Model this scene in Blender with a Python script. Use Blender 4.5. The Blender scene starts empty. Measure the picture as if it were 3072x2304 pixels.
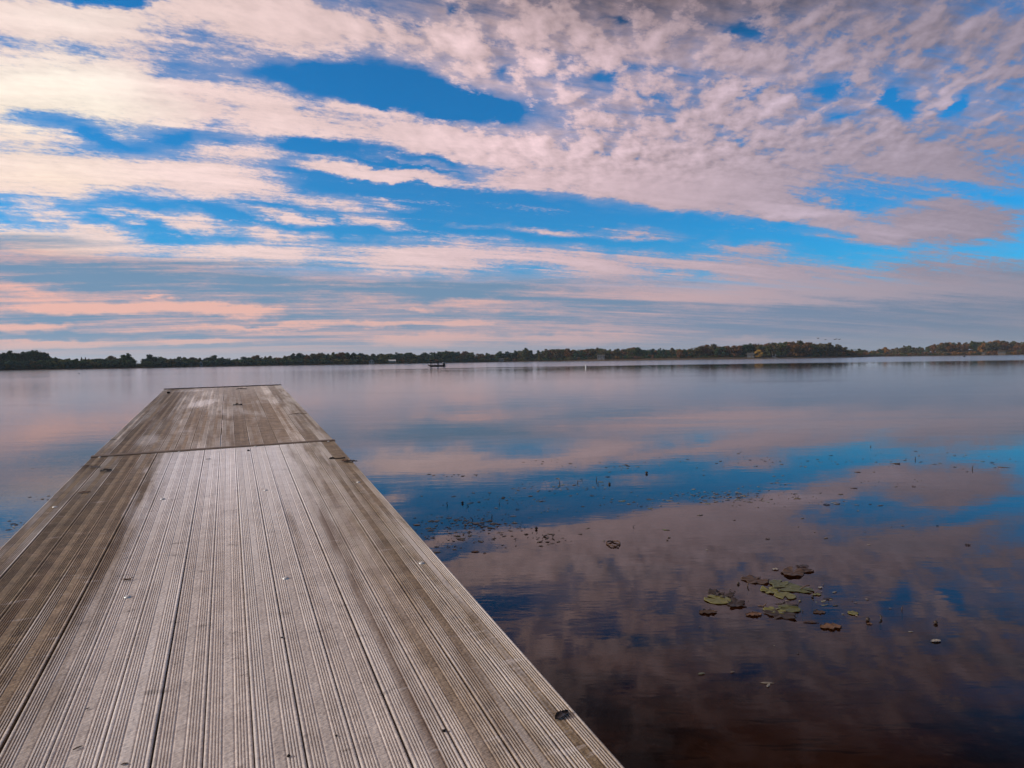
import bpy, bmesh, math, random
import numpy as np
from mathutils import Vector, Matrix, Euler
random.seed(7); rng = np.random.default_rng(7)
sc = bpy.context.scene
COL = sc.collection
R = math.radians

# ------------------------------------------------------------------ camera
W0, H0, F0 = 3072.0, 2304.0, 2050.0            # photograph size and focal length in its pixels
CAMZ = 1.5                                     # eye above the lake
HA, HB = 1102.0, 0.0135                        # horizon line y = HA - HB x
up_c = Vector((-HB*F0, F0, HB*W0/2 + H0/2 - HA)).normalized()      # world up in camera axes
fw_c = Vector((0, 0, -1)); fw_c = (fw_c - up_c*fw_c.dot(up_c)).normalized()
rt_c = fw_c.cross(up_c)
ROT = Matrix((rt_c, fw_c, up_c))               # rows: world x, y, z in camera axes
CAM = Vector((0, 0, CAMZ))
cd = bpy.data.cameras.new('camera'); cam = bpy.data.objects.new('camera', cd); COL.objects.link(cam)
cd.sensor_width = 36.0; cd.lens = F0/W0*36.0; cd.clip_start = 0.05; cd.clip_end = 20000
cam.matrix_world = Matrix.Translation(CAM) @ ROT.to_4x4()
sc.camera = cam

def ray(px, py):
    return (ROT @ Vector((px - W0/2, -(py - H0/2), -F0))).normalized()
def on_water(px, py, z=0.0):
    d = ray(px, py); return CAM + d*((z - CAMZ)/d.z)
def horizon(px): return HA - HB*px
def at_dist(px, D, z=0.0):                     # ground point under column px at horizontal range D
    d = ray(px, horizon(px)); h = Vector((d.x, d.y, 0)).normalized(); return Vector((h.x*D, h.y*D, z))
def azel(px, py):
    d = ray(px, py); return math.degrees(math.atan2(d.x, d.y)), math.degrees(math.asin(d.z))

# ------------------------------------------------------------------ node helper
class NT:
    def __init__(s, tree): s.t = tree; s.n = tree.nodes; s.l = tree.links
    def put(s, sock, v):
        if isinstance(v, bpy.types.NodeSocket): s.l.new(v, sock)
        elif v is not None:
            if hasattr(sock, 'default_value'):
                dv = sock.default_value
                if hasattr(dv, '__len__') and not hasattr(v, '__len__'): v = [v]*len(dv)
                if hasattr(dv, '__len__') and len(dv) == 4 and len(v) == 3: v = tuple(v) + (1,)
                sock.default_value = v
    def m(s, op, a, b=None, c=None, clamp=False):
        n = s.n.new('ShaderNodeMath'); n.operation = op; n.use_clamp = clamp
        for i, v in enumerate((a, b, c)): s.put(n.inputs[i], v)
        return n.outputs[0]
    def add(s, a, b): return s.m('ADD', a, b)
    def sub(s, a, b): return s.m('SUBTRACT', a, b)
    def mul(s, a, b, clamp=False): return s.m('MULTIPLY', a, b, clamp=clamp)
    def vm(s, op, a, b=None, scale=None):
        n = s.n.new('ShaderNodeVectorMath'); n.operation = op
        s.put(n.inputs[0], a)
        if b is not None: s.put(n.inputs[1], b)
        if scale is not None: s.put(n.inputs['Scale'], scale)
        return n.outputs['Value'] if op in ('LENGTH', 'DOT_PRODUCT') else n.outputs[0]
    def sep(s, v):
        n = s.n.new('ShaderNodeSeparateXYZ'); s.put(n.inputs[0], v); return n.outputs
    def comb(s, x=0, y=0, z=0):
        n = s.n.new('ShaderNodeCombineXYZ'); [s.put(n.inputs[i], v) for i, v in enumerate((x, y, z))]; return n.outputs[0]
    def mapping(s, v, loc=(0,0,0), rot=(0,0,0), scale=(1,1,1), kind='POINT'):
        n = s.n.new('ShaderNodeMapping'); n.vector_type = kind
        s.put(n.inputs[0], v); n.inputs[1].default_value = loc; n.inputs[2].default_value = rot; n.inputs[3].default_value = scale
        return n.outputs[0]
    def aniso(s, v, deg, sx, sy):               # turn to the streak direction, then stretch
        return s.mapping(v, rot=(0, 0, R(deg)), scale=(1/sx, 1/sy, 1), kind='TEXTURE')
    def noise(s, v, scale=1, detail=4, rough=.5, lac=2, dist=0, color=False, dims='3D'):
        n = s.n.new('ShaderNodeTexNoise'); n.noise_dimensions = dims
        s.put(n.inputs['Vector'], v)
        for k, x in (('Scale', scale), ('Detail', detail), ('Roughness', rough), ('Lacunarity', lac), ('Distortion', dist)): s.put(n.inputs[k], x)
        return n.outputs['Color' if color else 'Fac']
    def voro(s, v, scale=1, feature='F1', smooth=None, rand=1.0, out='Distance'):
        n = s.n.new('ShaderNodeTexVoronoi'); n.feature = feature; s.put(n.inputs['Vector'], v); s.put(n.inputs['Scale'], scale)
        if smooth is not None: s.put(n.inputs['Smoothness'], smooth)
        s.put(n.inputs['Randomness'], rand); return n.outputs[out]
    def ramp(s, f, stops, interp='LINEAR'):
        n = s.n.new('ShaderNodeValToRGB'); cr = n.color_ramp; cr.interpolation = interp
        while len(cr.elements) < len(stops): cr.elements.new(0.5)
        for e, (p, c) in zip(cr.elements, stops): e.position = p; e.color = tuple(c)[:3] + (1,) if hasattr(c, '__len__') else (c, c, c, 1)
        s.put(n.inputs[0], f); return n.outputs[0]
    def mr(s, x, a, b, c=0, d=1, smooth=True):
        n = s.n.new('ShaderNodeMapRange'); n.interpolation_type = 'SMOOTHSTEP' if smooth else 'LINEAR'; n.clamp = True
        for i, v in enumerate((x, a, b, c, d)): s.put(n.inputs[i], v)
        return n.outputs[0]
    def mix(s, f, a, b, mode='MIX'):
        n = s.n.new('ShaderNodeMix'); n.data_type = 'RGBA'; n.blend_type = mode; n.clamp_factor = True
        s.put(n.inputs[0], f); s.put(n.inputs[6], a); s.put(n.inputs[7], b); return n.outputs[2]
    def blob(s, v, x, y, rx, ry, rot=0.0):      # 1 in the middle of an ellipse, 0 at its rim
        mp = s.mapping(v, (x, y, 0), (0, 0, rot), (rx, ry, 1), 'TEXTURE')
        n = s.n.new('ShaderNodeTexGradient'); n.gradient_type = 'SPHERICAL'; s.l.new(mp, n.inputs[0]); return n.outputs['Fac']

def srgb(r, g, b):
    f = lambda c: (c/255/12.92 if c <= 10.3 else ((c/255 + .055)/1.055)**2.4)
    return (f(r), f(g), f(b))

# ------------------------------------------------------------------ sky
SUN_AZ, SUN_EL = -96.0, 20.0                   # sun to the left of the view, behind thin cloud
wd = bpy.data.worlds.new('World'); sc.world = wd; wd.use_nodes = True
wd.cycles.sampling_method = 'MANUAL'; wd.cycles.sample_map_resolution = 1024
def build_sky():
    k = NT(wd.node_tree); k.n.clear()
    out = k.n.new('ShaderNodeOutputWorld'); bg = k.n.new('ShaderNodeBackground'); k.l.new(bg.outputs[0], out.inputs[0])
    tc = k.n.new('ShaderNodeTexCoord').outputs['Generated']
    dx, dy, dz = k.sep(tc)
    az = k.mul(k.m('ARCTAN2', dx, dy), 57.2958)
    el = k.mul(k.m('ARCSINE', k.m('MAXIMUM', dz, 0.0)), 57.2958)
    uv = k.comb(az, el, 0)
    h = k.add(k.m('MAXIMUM', dz, 0.0), 0.09)
    pl = k.comb(k.m('DIVIDE', dx, h), k.m('DIVIDE', dy, h), 0)           # the flat cloud deck overhead
    # clear sky
    st = k.n.new('ShaderNodeTexSky'); st.sky_type = 'NISHITA'; st.sun_disc = False
    st.sun_elevation = R(SUN_EL); st.sun_rotation = R(SUN_AZ); st.air_density = 1.0; st.dust_density = 0.4; st.ozone_density = 2.0
    sky0 = k.vm('SCALE', st.outputs[0], scale=0.1)
    hidim = k.m('MULTIPLY_ADD', k.m('MULTIPLY', k.mr(el, 21.5, 31), k.mr(az, -18, 20)), -.82, 1.0)
    blue = k.vm('SCALE', k.mix(1.0, sky0, SKY_TINT, 'MULTIPLY'), scale=k.m('POWER', hidim, 2.8))
    # organic wobble of every cloud edge
    wn = k.vm('SUBTRACT', k.noise(k.mapping(uv, scale=(.16, .42, 1)), 1, 5, .62, color=True), (.5, .5, .5))
    wv = k.vm('MULTIPLY', wn, (7.0, 2.6, 0))
    wf = k.vm('MULTIPLY', k.vm('SUBTRACT', k.noise(k.mapping(uv, scale=(.9, 1.8, 1)), 1, 4, .6, color=True), (.5, .5, .5)), (1.6, .7, 0))
    uw = k.vm('ADD', k.vm('ADD', uv, wv), wf)
    def field(base, strokes, vec=uw):
        acc = base
        for (x0, y0, x1, y1, hw, amp) in strokes:
            s = W0/2212
            a0, e0 = azel(x0*s, y0*s); a1, e1 = azel(x1*s, y1*s)
            ln = math.hypot(a1-a0, e1-e0)/2; r = hw*s/35.8
            b = k.blob(vec, (a0+a1)/2, (e0+e1)/2, ln + r*1.1, r*1.25, math.atan2(e1-e0, a1-a0))
            acc = k.m('MULTIPLY_ADD', b, amp, acc)
        return acc
    upper = k.mr(el, 24, 33)                                              # sky above the picture: broken cloud
    S = field(k.m('MULTIPLY_ADD', upper, .9, -.16), COVER)
    # detail noise
    lump_w = k.m('MULTIPLY', k.mr(k.add(az, k.mul(el, 1.3)), 8, 34), k.mr(el, 12, 17))
    str_n = k.noise(k.aniso(pl, 19.0, .55, 4.2), 1.7, 10, .62, dist=.5)
    mott = k.noise(k.aniso(pl, 19.0, .8, 1.5), 7.0, 10, .66, dist=.3)
    lump = k.noise(k.aniso(pl, 74, .66, 1.05), 10.5, 7, .54, dist=.1)
    lump2 = k.noise(k.aniso(k.vm('ADD', pl, (-.025, -.02, 0)), 74, .66, 1.05), 10.5, 4, .48, dist=.1)
    ripl = k.noise(k.aniso(pl, 40, 1, 1.3), 30, 4, .6)
    d = k.add(k.mul(k.sub(str_n, .5), k.m('MULTIPLY_ADD', lump_w, -1.6, 2.0)), k.mul(k.sub(mott, .5), k.m('MULTIPLY_ADD', lump_w, .2, .75)))
    d = k.add(d, k.mul(k.mul(k.sub(lump, .5), lump_w), 3.3))
    rip2 = k.noise(k.aniso(pl, 30, 1, 1.5), 75, 3, .65)
    d = k.add(d, k.mul(k.add(k.mul(k.sub(ripl, .5), .8), k.mul(k.sub(rip2, .5), .55)), k.m('MULTIPLY_ADD', lump_w, -.25, 1.0)))
    cov = k.add(S, d)
    alpha = k.mr(cov, -.03, .76)
    veil = k.m('MULTIPLY', k.mr(S, -.25, .45), k.mul(k.mr(k.add(k.mul(str_n, .5), k.mul(mott, .5)), .3, .6), k.m('MULTIPLY_ADD', lump_w, .50, .42)))
    alpha = k.m('MULTIPLY', k.m('MAXIMUM', alpha, veil), .985)
    # colour of lit cloud by bearing from the sun
    lit = k.ramp(k.mr(az, -42, 42, smooth=False), LIT)
    dim = k.m('MULTIPLY', k.mr(el, 16, 32, 1.0, .84), hidim)
    lit = k.vm('SCALE', lit, scale=dim)
    glow = field(0.0, GLOW, uw)
    lit = k.mix(k.m('MINIMUM', glow, 1.0), lit, k.vm('SCALE', k.mix(k.mr(el, 4, 24), srgb(255, 218, 190), srgb(255, 246, 232)), scale=1.0))
    rel = k.mul(k.sub(lump, lump2), k.m('MULTIPLY_ADD', lump_w, .8, .15))
    sh = k.add(k.mr(cov, .3, 1.5, .94, 1.06), rel)
    sh = k.add(sh, k.mul(k.sub(str_n, .5), k.m('MULTIPLY_ADD', lump_w, -.3, .36))); sh = k.add(sh, k.mul(k.sub(mott, .5), .16)); sh = k.add(sh, k.mul(k.sub(ripl, .5), .12)); sh = k.add(sh, k.mul(k.mul(k.sub(lump, .5), lump_w), .8))
    hi = field(0.0, HIGH, uw)
    sh = k.add(sh, k.mul(hi, .45))
    cloud = k.vm('SCALE', lit, scale=sh)
    c = k.mix(alpha, blue, cloud)
    # low layered bank near the horizon
    lay_n = k.noise(k.aniso(pl, 13.0, .3, 1.9), 1.2, 10, .62, dist=.6)
    fine = k.noise(k.aniso(pl, 13.0, .9, 7), 1.5, 8, .65)
    low = k.mr(k.add(k.add(el, k.mul(az, .042)), k.mul(k.sub(lay_n, .5), 4.0)), 5.9, 7.7, 1, 0)
    shadef = field(0.0, SHADE, uw)
    low = k.m('MAXIMUM', low, k.m('MINIMUM', k.mul(shadef, 1.5), .85))
    pk = field(.17, PINK, k.vm('ADD', uv, k.vm('ADD', k.vm('MULTIPLY', wn, (12, 1.8, 0)), wf)))
    pk = k.add(pk, k.add(k.mul(k.sub(lay_n, .5), 2.6), k.add(k.mul(k.sub(fine, .5), .9), k.add(k.mul(k.sub(mott, .5), .8), k.mul(k.sub(ripl, .5), .5)))))
    pk = k.add(pk, k.mul(k.mr(az, -5, 20, 0, .36), k.mr(el, 2.0, 5.0, .1, 1)))
    pk = k.sub(pk, k.mul(shadef, .62))
    pk = k.mr(pk, -.35, .85)
    azf = k.mr(az, -40, 40, smooth=False)
    greyb = k.ramp(azf, [(0, srgb(106, 144, 178)), (.5, srgb(108, 142, 174)), (.75, srgb(114, 136, 166)), (1, srgb(106, 126, 152))])
    pinkc = k.ramp(azf, [(0, srgb(246, 186, 170)), (.3, srgb(240, 186, 172)), (.55, srgb(222, 178, 174)), (.8, srgb(176, 160, 172)), (1, srgb(150, 144, 160))])
    lowc = k.mix(pk, greyb, pinkc)
    hz = k.mr(el, .2, 2.2, 1, 0)
    hzc = k.ramp(azf, [(0, srgb(196, 184, 192)), (.5, srgb(164, 168, 186)), (1, srgb(134, 145, 163))])
    lowc = k.mix(k.mul(hz, .75), lowc, hzc)
    c = k.mix(low, c, lowc)
    k.l.new(c, bg.inputs[0]); bg.inputs[1].default_value = 1.0
SKY_TINT = (.045, .84, 1.42)
LIT = [(0, srgb(250, 226, 216)), (.25, srgb(242, 213, 208)), (.5, srgb(224, 194, 197)), (.62, srgb(203, 177, 184)), (.78, srgb(174, 157, 170)), (1, srgb(140, 131, 147))]
# strokes: x0,y0 -> x1,y1 on a 2212-wide sheet of the view, half width, strength
COVER = [
 (-150,40,380,42,62,1.5),(380,30,700,60,60,1.3),(600,40,900,90,60,1.1),(130,-4,330,-4,16,-1.6),
 (0,160,380,150,40,.35),(60,190,420,215,58,1.7),(-200,190,60,205,66,1.7),(100,92,260,130,22,-.5),(0,75,560,150,30,.25),(380,220,780,258,52,1.5),(700,250,1150,330,58,1.5),(1050,320,1500,390,72,1.5),(1400,370,1750,410,66,1.4),
 (560,185,1000,215,52,-.9),(800,200,1120,262,34,-1.0),
 (0,292,300,296,34,.28),(300,300,600,310,26,.25),
 (-150,360,250,372,52,1.5),(200,365,620,398,46,1.5),(560,340,1000,388,16,1.15),(590,308,760,322,14,-1.0),(740,322,1150,366,8,-.7),(560,345,700,352,8,-.4),(750,345,1010,378,5,-.5),(30,250,140,275,12,-.45),(120,265,260,310,16,-.55),(280,100,560,138,24,.42),(420,150,720,205,16,.45),(640,215,900,262,10,.3),(330,285,420,300,12,-.5),(0,300,200,300,26,.4),(620,352,1100,400,13,1.0),(420,330,640,340,22,.8),
 (1000,385,1250,405,22,.9),(1200,395,1700,432,30,1.1),
 (0,425,260,438,20,.40),(520,410,860,470,20,.75),(480,452,740,484,11,.95),(760,430,905,448,9,.6),
 (0,462,190,468,11,.9),(195,454,360,466,12,1.0),(340,468,470,492,19,1.1),(460,490,740,522,16,1.1),(100,483,318,500,14,1.0),
 (740,470,880,488,14,.7),(930,488,1080,494,6,.4),(1070,493,1300,505,11,.75),(1280,500,1500,506,13,.8),
 (-150,515,350,536,34,1.5),(300,540,750,556,30,1.3),(700,548,1150,555,40,1.5),(1100,556,1500,580,36,1.4),(1440,560,1850,605,46,1.3),(1800,600,2400,610,50,1.2),
 (1000,50,1350,90,110,.72),(860,60,1050,120,60,.5),(900,90,1150,190,50,.5),(1350,90,1800,120,120,.80),(1700,80,2400,110,140,1.0),(1300,250,1800,300,80,1.0),(1650,330,2400,340,70,1.25),(1150,230,1450,270,42,.5),
 (1090,70,1245,190,36,.8),(1225,80,1365,150,32,.7),(940,55,1020,105,30,.6),
 (1800,150,2100,240,60,-.35),(1745,165,1825,195,24,-.9),(1905,225,1985,262,22,-.8),(2040,245,2095,205,18,-.8),(1600,210,1655,185,16,-.7),(1570,70,1650,60,26,-.9),(1790,268,1845,250,15,-.7),(1905,220,1940,200,13,-.6),
 (1525,215,1605,170,22,.7),(1612,245,1728,190,22,.7),(1985,240,2075,180,22,.8),(1835,232,1898,230,20,.6),
 (1290,160,1345,158,20,-.7),(1085,145,1110,155,18,-.6),(1022,78,1035,92,12,-.6),(1170,80,1195,98,13,-.5),(1300,46,1345,56,18,-.7),(960,14,975,18,12,-.5),
 (1615,446,1890,470,22,1.5),(1750,495,2230,512,28,1.6),(1880,455,2260,466,26,1.3),(1930,395,2230,410,22,-.35),(2110,430,2230,440,14,-.4),
 (1475,470,1640,478,16,-.2),(1500,520,1700,540,16,.55),
]
GLOW = [(-200,215,330,215,78,1.5),(-150,380,300,380,44,.75),(-150,530,250,540,34,.8),(0,40,300,40,50,.3)]
HIGH = [(1090,80,1240,185,34,.55),(940,60,1015,100,28,.4),(1230,90,1350,140,28,.4),(1530,210,1600,172,18,.7),(1615,243,1722,195,16,.7),(1985,238,2072,184,18,.7),(1990,190,2200,230,40,.4),(1840,232,1895,230,16,.4),
 (1625,450,1880,462,14,.75),(1760,490,2100,505,16,.4),(900,300,1300,330,30,.3),(1900,560,2100,600,30,-.2),(1700,40,2212,60,60,-.35)]
SHADE = [(-150,585,400,596,27,.95),(300,610,800,628,32,.95),(700,625,1250,634,28,.95),(1150,640,1500,655,22,.7),(-100,678,280,684,12,.9),(-50,722,330,724,9,.9),(1450,690,2300,700,40,.6),(850,666,1500,690,20,.75),(1400,655,2300,688,24,.5),(300,690,800,692,8,.6)]
PINK = [(-100,622,150,626,14,.7),(-100,652,640,668,13,.95),(300,637,420,640,5,.8),(400,664,640,670,15,.8),(-60,703,130,704,10,.8),(360,706,740,707,7,.85),(-60,743,260,742,8,1.1),(310,738,570,737,8,1.0),
 (870,672,925,673,6,.7),(750,703,890,702,6,.7),(915,700,1075,700,7,.7),(760,736,1100,731,13,1.0),(1050,731,1480,731,12,.9),(1475,733,1810,735,9,.75),(740,655,1200,660,12,.45),
 (1480,640,1850,650,14,.45),(1500,610,2100,620,20,.5),(600,760,800,758,6,.5),(1500,665,1700,668,7,.4)]
build_sky()

sun = bpy.data.lights.new('sun', 'SUN'); sun_o = bpy.data.objects.new('sun', sun); COL.objects.link(sun_o)
sun.energy = 3.6; sun.angle = R(10); sun.color = (1.0, .90, .79)
sd = Vector((math.sin(R(SUN_AZ))*math.cos(R(SUN_EL)), math.cos(R(SUN_AZ))*math.cos(R(SUN_EL)), math.sin(R(SUN_EL))))
sun_o.rotation_euler = sd.to_track_quat('Z', 'Y').to_euler(); sun_o.location = sd*50
sc.view_settings.view_transform = 'Standard'; sc.view_settings.look = 'None'; sc.view_settings.exposure = 0; sc.view_settings.gamma = 1

# ------------------------------------------------------------------ object helpers
def tag(o, label=None, cat=None, group=None, kind=None):
    for k_, v in (('label', label), ('category', cat), ('group', group), ('kind', kind)):
        if v is not None: o[k_] = v
    return o
def thing(name, label, cat, loc=(0,0,0), rotz=0.0, group=None):
    o = bpy.data.objects.new(name, None); COL.objects.link(o); o.empty_display_size = .2
    o.location = loc; o.rotation_euler = (0, 0, rotz)
    return tag(o, label, cat, group)
class MB:
    def __init__(s): s.v = []; s.f = []; s.sm = []
    def raw(s, vs, fs, smooth=False):
        b = len(s.v); s.v += [tuple(v) for v in vs]; s.f += [tuple(b+i for i in f) for f in fs]; s.sm += [smooth]*len(fs); return s
    def box(s, c, d, rz=0.0, taper=1.0, ch=0.0):
        c = Vector(c); hx, hy, hz = d[0]/2, d[1]/2, d[2]/2; vs = []
        for z, t in ((-hz, 1.0), (hz, taper)):
            for x, y in ((-hx,-hy),(hx,-hy),(hx,hy),(-hx,hy)):
                p = Vector((x*t, y*t, z)); p.rotate(Euler((0,0,rz))); vs.append(p + c)
        return s.raw(vs, [(3,2,1,0),(4,5,6,7),(0,1,5,4),(1,2,6,5),(2,3,7,6),(3,0,4,7)])
    def tube(s, pts, rad, n=8, cap=True, squash=1.0):
        pts = [Vector(p) for p in pts]; rad = list(rad) if hasattr(rad, '__len__') else [rad]*len(pts); vs = []; fs = []
        prev = None
        for i, p in enumerate(pts):
            t = (pts[min(i+1, len(pts)-1)] - pts[max(i-1, 0)]).normalized()
            if prev is None: a = t.orthogonal().normalized()
            else: a = (prev - t*prev.dot(t)); a = a.normalized() if a.length > 1e-6 else t.orthogonal().normalized()
            prev = a; b = t.cross(a)
            for j in range(n):
                w = 2*math.pi*j/n; vs.append(p + (a*math.cos(w) + b*math.sin(w)*squash)*rad[i])
        for i in range(len(pts)-1):
            for j in range(n): fs.append((i*n+j, i*n+(j+1)%n, (i+1)*n+(j+1)%n, (i+1)*n+j))
        if cap: fs += [tuple(range(n-1, -1, -1)), tuple(range((len(pts)-1)*n, len(pts)*n))]
        return s.raw(vs, fs, True)
    def ball(s, c, r, nu=10, nv=7, lump=0.0, rnd=None):
        r = r if hasattr(r, '__len__') else (r, r, r); vs = []; fs = []
        for i in range(nv+1):
            th = math.pi*i/nv
            for j in range(nu):
                ph = 2*math.pi*j/nu; q = 1 + (lump*(rnd.random()-.5) if rnd is not None else 0)
                vs.append((c[0]+r[0]*math.sin(th)*math.cos(ph)*q, c[1]+r[1]*math.sin(th)*math.sin(ph)*q, c[2]+r[2]*math.cos(th)*q))
        for i in range(nv):
            for j in range(nu): fs.append((i*nu+j, (i+1)*nu+j, (i+1)*nu+(j+1)%nu, i*nu+(j+1)%nu))
        return s.raw(vs, fs, True)
    def mesh(s, name):
        me = bpy.data.meshes.new(name); me.from_pydata(s.v, [], s.f); me.polygons.foreach_set('use_smooth', s.sm); me.update(); return me
    def build(s, name, mat=None, parent=None, mats=None):
        me = s.mesh(name)
        for m_ in (mats or [mat]):
            if m_: me.materials.append(m_)
        return link(name, me, parent)
def link(name, me, parent=None):
    o = bpy.data.objects.new(name, me); COL.objects.link(o)
    if parent: o.parent = parent
    return o

# ------------------------------------------------------------------ materials
def newmat(name):
    m_ = bpy.data.materials.new(name); m_.use_nodes = True; k = NT(m_.node_tree); k.n.clear()
    out = k.n.new('ShaderNodeOutputMaterial'); return m_, k, out
def bsdf(k, out, col, rough=.6, spec=.5, normal=None, **kw):
    b = k.n.new('ShaderNodeBsdfPrincipled'); k.put(b.inputs['Base Color'], col); k.put(b.inputs['Roughness'], rough)
    k.put(b.inputs['Specular IOR Level'], spec)
    for n_, v in kw.items(): k.put(b.inputs[n_.replace('_', ' ')], v)
    if normal is not None: k.l.new(normal, b.inputs['Normal'])
    k.l.new(b.outputs[0], out.inputs[0]); return b
def bump(k, h, dist, strength=1.0, normal=None):
    n = k.n.new('ShaderNodeBump'); k.put(n.inputs['Height'], h); n.inputs['Distance'].default_value = dist; k.put(n.inputs['Strength'], strength)
    if normal is not None: k.l.new(normal, n.inputs['Normal'])
    return n.outputs[0]
def simple(name, col, rough=.6, var=.25, scale=6.0, spec=.4, **kw):
    m_, k, out = newmat(name); oc = k.n.new('ShaderNodeTexCoord').outputs['Object']
    n = k.noise(oc, scale, 5, .6); c = k.mix(n, tuple(c_*(1-var) for c_ in col), tuple(min(1, c_*(1+var)) for c_ in col))
    bsdf(k, out, c, rough, spec, **kw); return m_
def pos(k): return k.n.new('ShaderNodeNewGeometry').outputs['Position']

def water_material():
    m_, k, out = newmat('lake_water'); P = pos(k); x, y, z = k.sep(P)
    # long low undulation, fine wavelets and the wind-ruffled water far out
    wob = k.noise(k.mapping(P, scale=(.012, .03, 1)), 1, 3)
    edge = k.add(k.add(y, k.mul(k.sub(wob, .5), 60)), k.mul(k.m('MINIMUM', k.add(x, 15), 0.0), -.9))
    ruf = k.mr(edge, 138, 168)
    ruf = k.m('MAXIMUM', ruf, k.mul(k.mr(edge, 15, 140), k.mul(k.mr(x, 10, -40), .8)))
    pa, pb = on_water(1000, 1113.5), on_water(1330, 1106.5); sl = (pb.y-pa.y)/(pb.x-pa.x)        # the calm streak the boat has left
    strk = k.m('MULTIPLY', k.mr(k.m('ABSOLUTE', k.sub(y, k.m('MULTIPLY_ADD', k.sub(x, pa.x), sl, pa.y))), 9, 3), k.m('MULTIPLY', k.mr(x, pa.x, pa.x+14), k.mr(x, pb.x+26, pb.x+8)))
    ruf = k.m('MAXIMUM', ruf, k.m('MULTIPLY', k.mr(edge, 105, 135), k.mul(k.mr(x, 30, -10), .8))); ruf = k.m('MULTIPLY', ruf, k.sub(1.0, k.mul(strk, .97)))
    fleck = k.mr(k.noise(k.mapping(P, rot=(0, 0, R(-6)), scale=(.05, .35, 1)), 1, 4, .6), .52, .66)
    near_l = k.mr(x, -1.5, -4.5)
    h1 = k.noise(k.mapping(P, rot=(0, 0, R(8)), scale=(.55, 1.5, 1)), 1.0, 3, .5)
    h2 = k.noise(k.mapping(P, rot=(0, 0, R(-10)), scale=(2.2, 7.0, 1)), 1.0, 3, .55)
    h3 = k.noise(k.mapping(P, rot=(0, 0, R(4)), scale=(9, 24, 1)), 1.0, 2, .5)
    hh = k.add(k.mul(h1, k.mr(y, 3, 30, .0006, .0042)), k.mul(h2, k.m('MULTIPLY_ADD', fleck, k.mr(y, 6, 22, .0009, .0024), .0004)))
    hh = k.add(hh, k.mul(h3, k.add(k.m('MULTIPLY_ADD', fleck, .00016, .0001), k.mul(near_l, .0006))))
    nrm = bump(k, hh, 1.0)
    fr = k.n.new('ShaderNodeFresnel'); fr.inputs[0].default_value = 1.29; k.l.new(nrm, fr.inputs['Normal'])
    gl = k.n.new('ShaderNodeBsdfGlossy'); k.put(gl.inputs['Color'], (1, 1, 1)); k.l.new(nrm, gl.inputs['Normal'])
    k.put(gl.inputs['Roughness'], k.add(k.m('MULTIPLY_ADD', ruf, .10, .008), k.m('MULTIPLY', k.mr(y, 8, 40, 0, .06), k.mr(y, 55, 125, 1, .1))))
    tr = k.n.new('ShaderNodeBsdfTransparent'); k.put(tr.inputs['Color'], (.70, .54, .41))
    mx = k.n.new('ShaderNodeMixShader'); k.l.new(fr.outputs[0], mx.inputs[0]); k.l.new(tr.outputs[0], mx.inputs[1]); k.l.new(gl.outputs[0], mx.inputs[2])
    k.l.new(mx.outputs[0], out.inputs[0]); return m_

def bed_material():
    m_, k, out = newmat('lake_mud'); P = pos(k)
    n = k.noise(P, 1.3, 7, .62, dist=.4); weed = k.mr(k.noise(k.mapping(P, loc=(4.2, 1, 0), scale=(1, 1.4, 1)), .75, 5, .6), .5, .64)
    twig = k.mr(k.noise(k.mapping(P, rot=(0, 0, R(35)), scale=(1.2, 9, 1)), 1.6, 4, .6), .60, .66)
    c = k.mix(n, (.046, .026, .015), (.18, .106, .060)); c = k.mix(k.mul(weed, .85), c, (.008, .006, .006)); c = k.mix(k.mul(twig, .55), c, (.010, .007, .006))
    dry = k.mr(k.sep(P)[2], .0, .12); c = k.mix(dry, c, k.mix(n, (.10, .075, .05), (.17, .14, .09)))
    bsdf(k, out, c, .9, .1, bump(k, n, .05)); return m_

# ------------------------------------------------------------------ lake
def grid(name, xs, ys, zf, mat):
    b = MB(); nx, ny = len(xs), len(ys)
    b.raw([(x, y, zf(x, y)) for y in ys for x in xs], [(j*nx+i, j*nx+i+1, (j+1)*nx+i+1, (j+1)*nx+i) for j in range(ny-1) for i in range(nx-1)], True)
    return b.build(name, mat)
def bed_z(x, y):
    z = np.interp(y, [-400, -20, -6, -1.4, 1.2, 4, 9, 20, 45, 120, 2500], [3, 1.6, .75, .12, -.22, -.38, -.62, -1.0, -1.7, -2.6, -3.0])
    return float(z + .05*math.sin(x*.9+y*.4)*math.exp(-abs(y)/40))
tag(grid('water', [-6000, -600, -60, -10, 0, 10, 60, 600, 6000], [-1.6, 0, 5, 12, 40, 120, 400, 1200, 11900], lambda x, y: 0.0, water_material()), kind='structure')
tag(grid('lake_bed', [-6000, -1500, -300, -80] + list(range(-40, 41, 2)) + [80, 300, 1500, 6000], [-400, -60, -20, -10, -6, -4, -3, -2, -1.4, -.6, 0, 1, 2, 3, 4, 6, 9, 14, 20, 45, 120, 600, 9000], bed_z, bed_material()), kind='structure')

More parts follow.
